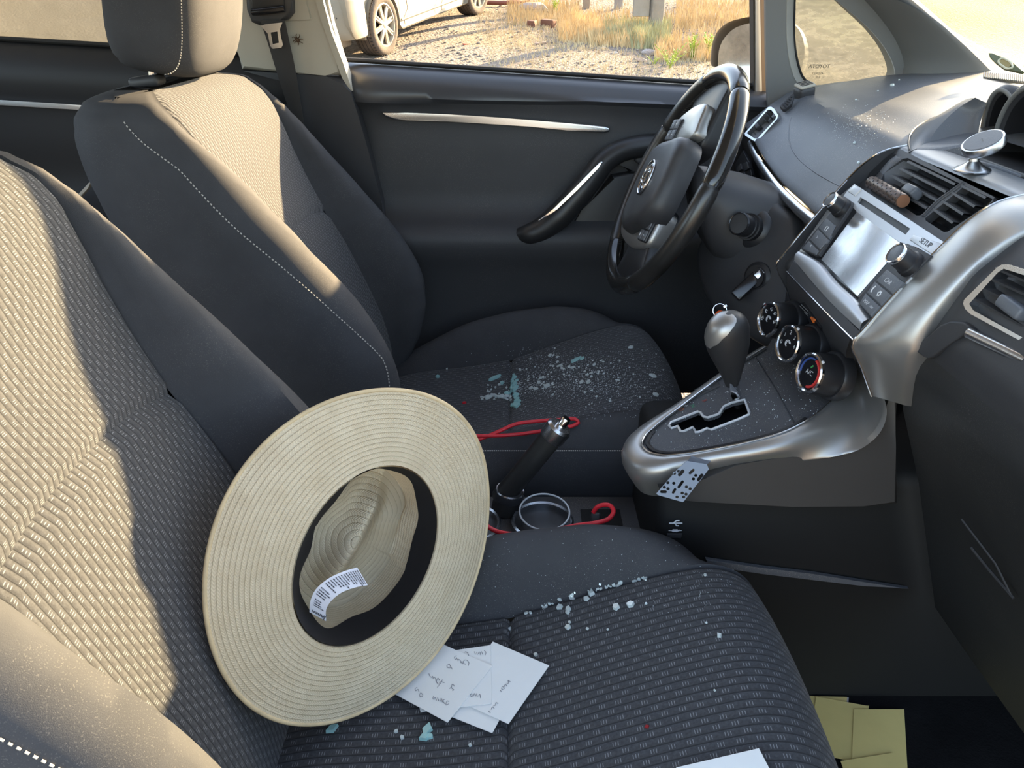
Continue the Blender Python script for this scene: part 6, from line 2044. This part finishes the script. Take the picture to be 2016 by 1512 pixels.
for x, y, s, stx, ro, lab in ((325, 288, .0085, 3.0, .55, 'longest turquoise glass shard, left of the pile on the driver seat'), (1025, 132, .0080, 2.6, .28, 'long turquoise glass shard alone in the middle of the driver seat'), (388, 330, .0075, 1.2, 1.3, 'squarish turquoise glass shard right below the longest shard'),
                              (1688, 268, .0075, 1.7, -.6, 'pale glass shard near the front of the driver seat'), (430, 418, .0080, 1.6, .05, 'turquoise glass piece at the left end of the big pile'), (780, 355, .0085, 1.3, .3, 'clear glass flake right of the pile in the seat fold'), (640, 372, .0065, 1.3, .1, 'clear glass chip just right of the pile'),
                              (1712, 430, .0065, 1.5, -.2, 'clear glass chip at the front right of the driver seat'), (1500, 22, .0070, 1.4, 0, 'clear glass chip near the far front seam of the driver seat'), (1080, 118, .0065, 1.3, .6, 'clear glass chip touching the long turquoise shard')):
    crumb(BV_D, *Z4(x, y), s, lab, GD, stx, ro)
# the pile in the seat fold
for i in range(46):
    k = rg.random()
    x = 500 + rg.gauss(0, 14) + (30 if k > .55 else -8) * rg.random(); y = 270 + 260 * k + rg.gauss(0, 8)
    crumb(BV_D, *Z4(x, y), rg.uniform(.0045, .0085), 'turquoise crumb of broken glass piled in the driver seat fold', GD, rg.uniform(.9, 1.5))
for i in range(38):
    x = rg.uniform(205, 500); y = 455 + 18 * math.sin(x / 70) + rg.gauss(0, 12) - (x - 350) * .03
    crumb(BV_D, *Z4(x, y), rg.uniform(.003, .0065), 'small glass crumb in the thin line running left from the pile on the driver seat', GD, rg.uniform(1, 1.8), rg.gauss(.05, .3))
for i in range(12):
    crumb(BV_D, *Z4(rg.uniform(230, 460), rg.uniform(340, 440)), rg.uniform(.003, .006), 'small glass crumb between the longest shard and the thin crumb line on the driver seat', GD, rg.uniform(1, 1.6))
for i in range(95):
    x = rg.gauss(900, 230); y = rg.gauss(240, 75) - (x - 900) * .10
    crumb(BV_D, *Z4(x, y), min(.0065, .0022 * math.exp(rg.gauss(.3, .45))), LD, GD, rg.uniform(1, 1.6))
for i in range(30):
    crumb(BV_D, *Z4(rg.uniform(1100, 1850), rg.uniform(40, 560)), rg.uniform(.0018, .004), 'tiny glass crumb near the front roll of the driver seat cushion', GD, rg.uniform(1, 1.6))
for x, y, s, l_ in ((862, 743, .008, 'lone turquoise glass crumb farthest back on the driver seat cushion'), (880, 727, .005, 'lone clear glass crumb beside the far bolster at the back of the driver seat cushion')):
    crumb(BV_D, x, y, s, l_, GD)
# passenger seat
for x, y, s in ((1103, 1197, .0075), (1120, 1200, .0065), (1118, 1207, .0050), (1214, 1197, .0075), (1242, 1192, .0078), (1165, 1171, .0080), (1155, 1180, .0060), (1119, 1236, .0060), (1122, 1226, .0035), (1157, 1239, .0035), (1416, 1253, .0055), (1388, 1133, .0035), (1391, 1227, .0025), (1055, 1290, .0045), (1003, 1239, .0045), (780, 1441, .0042), (792, 1453, .0045), (1272, 1189, .003), (1197, 1240, .0025), (1407, 1360, .0025), (926, 1468, .004)):
    crumb(BV_P, x, y, s, LP, GP_)
for x, y, s, st2, ro in ((841, 1440, .0090, 1.9, 1.2), (836, 1453, .0080, 1.3, .2), (654, 1437, .0085, 1.6, .4), (846, 1452, .006, 1.2, .5)):
    crumb(BV_P, x, y, s, 'larger turquoise crumb of broken glass below the hat brim on the passenger seat', GP_, st2, ro)
for i in range(42):
    k = rg.random() ** .8
    x = 1010 + 265 * k; y = 1213 - 82 * k - 14 * math.sin(k * 3.1) + rg.gauss(0, 2.2)
    crumb(BV_P, x, y + 9, rg.uniform(.0018, .0042), 'small crumb of broken glass in the bolster seam of the passenger seat', 'glass crumbs in the passenger seat seam', rg.uniform(1, 1.8))
p, n = hit(BV_P, 1274, 1431)
o = bpy.data.objects.new('red_crumb', crumbs[2].copy()); COL.objects.link(o)
o.data.materials.clear(); o.data.materials.append(plain('dark_red_speck', (.25, .01, .015), .5))
o.matrix_world = frame(p, n) @ Matrix.Diagonal((.0045, .0035, .0022, 1)); tag(o, 'tiny dark red speck on the passenger seat cushion', 'speck')
p, n = hit(BV_D, 914, 794)
if p is not None:
    o = bpy.data.objects.new('red_crumb', crumbs[3].copy()); COL.objects.link(o)
    o.data.materials.clear(); o.data.materials.append(red)
    o.matrix_world = frame(p, n) @ Matrix.Diagonal((.007, .006, .004, 1)); tag(o, 'tiny red plastic bit on the driver seat above the hat brim', 'speck')
# fine glass dust: far too many to count
def dust_on(bv, name, sampler, n, s0, s1, label, mat):
    m_ = MB()
    k = 0
    for _ in range(n):
        u, v = sampler()
        p, nn_ = hit(bv, u, v)
        if p is None: continue
        s = rg.uniform(s0, s1)
        F_ = frame(p + nn_ * .0004, nn_) @ Matrix.Rotation(rg.uniform(0, 6), 4, 'Z')
        h = s * .9
        m_.add([F_ @ Vector(q) for q in ((-s, -s * .6, 0), (s, -s * .5, 0), (0, s, 0), (0, 0, h))], [(0, 1, 3), (1, 2, 3), (2, 0, 3)])
    o = stuff(m_.build(name, mat, None, False))
    tag(o, label, 'broken glass')
dustm = plain('glass_dust', (.62, .68, .70), .3, 0, 0, 0, 0, .1, 5, .8)
dust_on(BV_D, 'glass_dust', lambda: Z4(rg.gauss(1000, 330), rg.gauss(260, 120)), 1500, .0003, .0009, 'fine glass dust spread over the driver seat cushion', dustm)
dust_on(BV_D, 'glass_powder', lambda: Z4(rg.uniform(520, 1850), rg.uniform(20, 640)), 1300, .0003, .0008, 'sparse glass powder reaching the front and near edge of the driver seat cushion', dustm)
dust_on(BV_D, 'glass_grit', lambda: Z4(rg.uniform(480, 560) if rg.random() < .3 else rg.uniform(560, 1400), 400 - 60 * math.sin(rg.random() * 2) + rg.gauss(0, 30)), 420, .0004, .0011, 'glass grit along the cross seam of the driver seat', dustm)
dust_on(BV_P, 'glass_dust', lambda: (rg.uniform(950, 1450), rg.uniform(1040, 1215)), 260, .0002, .0006, 'fine glass dust over the far bolster of the passenger seat', dustm)
dust_on(BV_DASH, 'glass_dust', lambda: (rg.gauss(1692, 34), rg.gauss(248, 20)), 420, .0003, .0008, 'glass dust on the sunlit dashboard top', dustm)
dust_on(BV_GEAR, 'glass_dust', lambda: (rg.uniform(1270, 1640), rg.uniform(700, 900)), 500, .0003, .0009, 'fine glass dust around the gear gate', dustm)
for u, v, s in ((1756, 169, .006), (1683, 282, .004), (1691, 321, .004), (1685, 197, .003), (1728, 180, .003), (1770, 158, .003)):
    crumb(BV_DASH, u, v, s, 'small clear crumb of broken glass on the dashboard top', 'glass crumbs on the dashboard')

# pale line painting the shading change where the upper dash changes slope
cz = []
for u, v in ((1557, 232), (1553, 255), (1556, 285), (1572, 312), (1600, 336), (1635, 357), (1668, 374)):
    p, n = hit(BV_DASH, u, v)
    if p is not None: cz.append(np.array(p) - np.array(n) * .0004)
if len(cz) > 3:
    tube('crease_highlight', path(np.array(cz), 40), .0012, plain('crease_highlight_tone', (.15, .16, .18), .5), dash, 6)
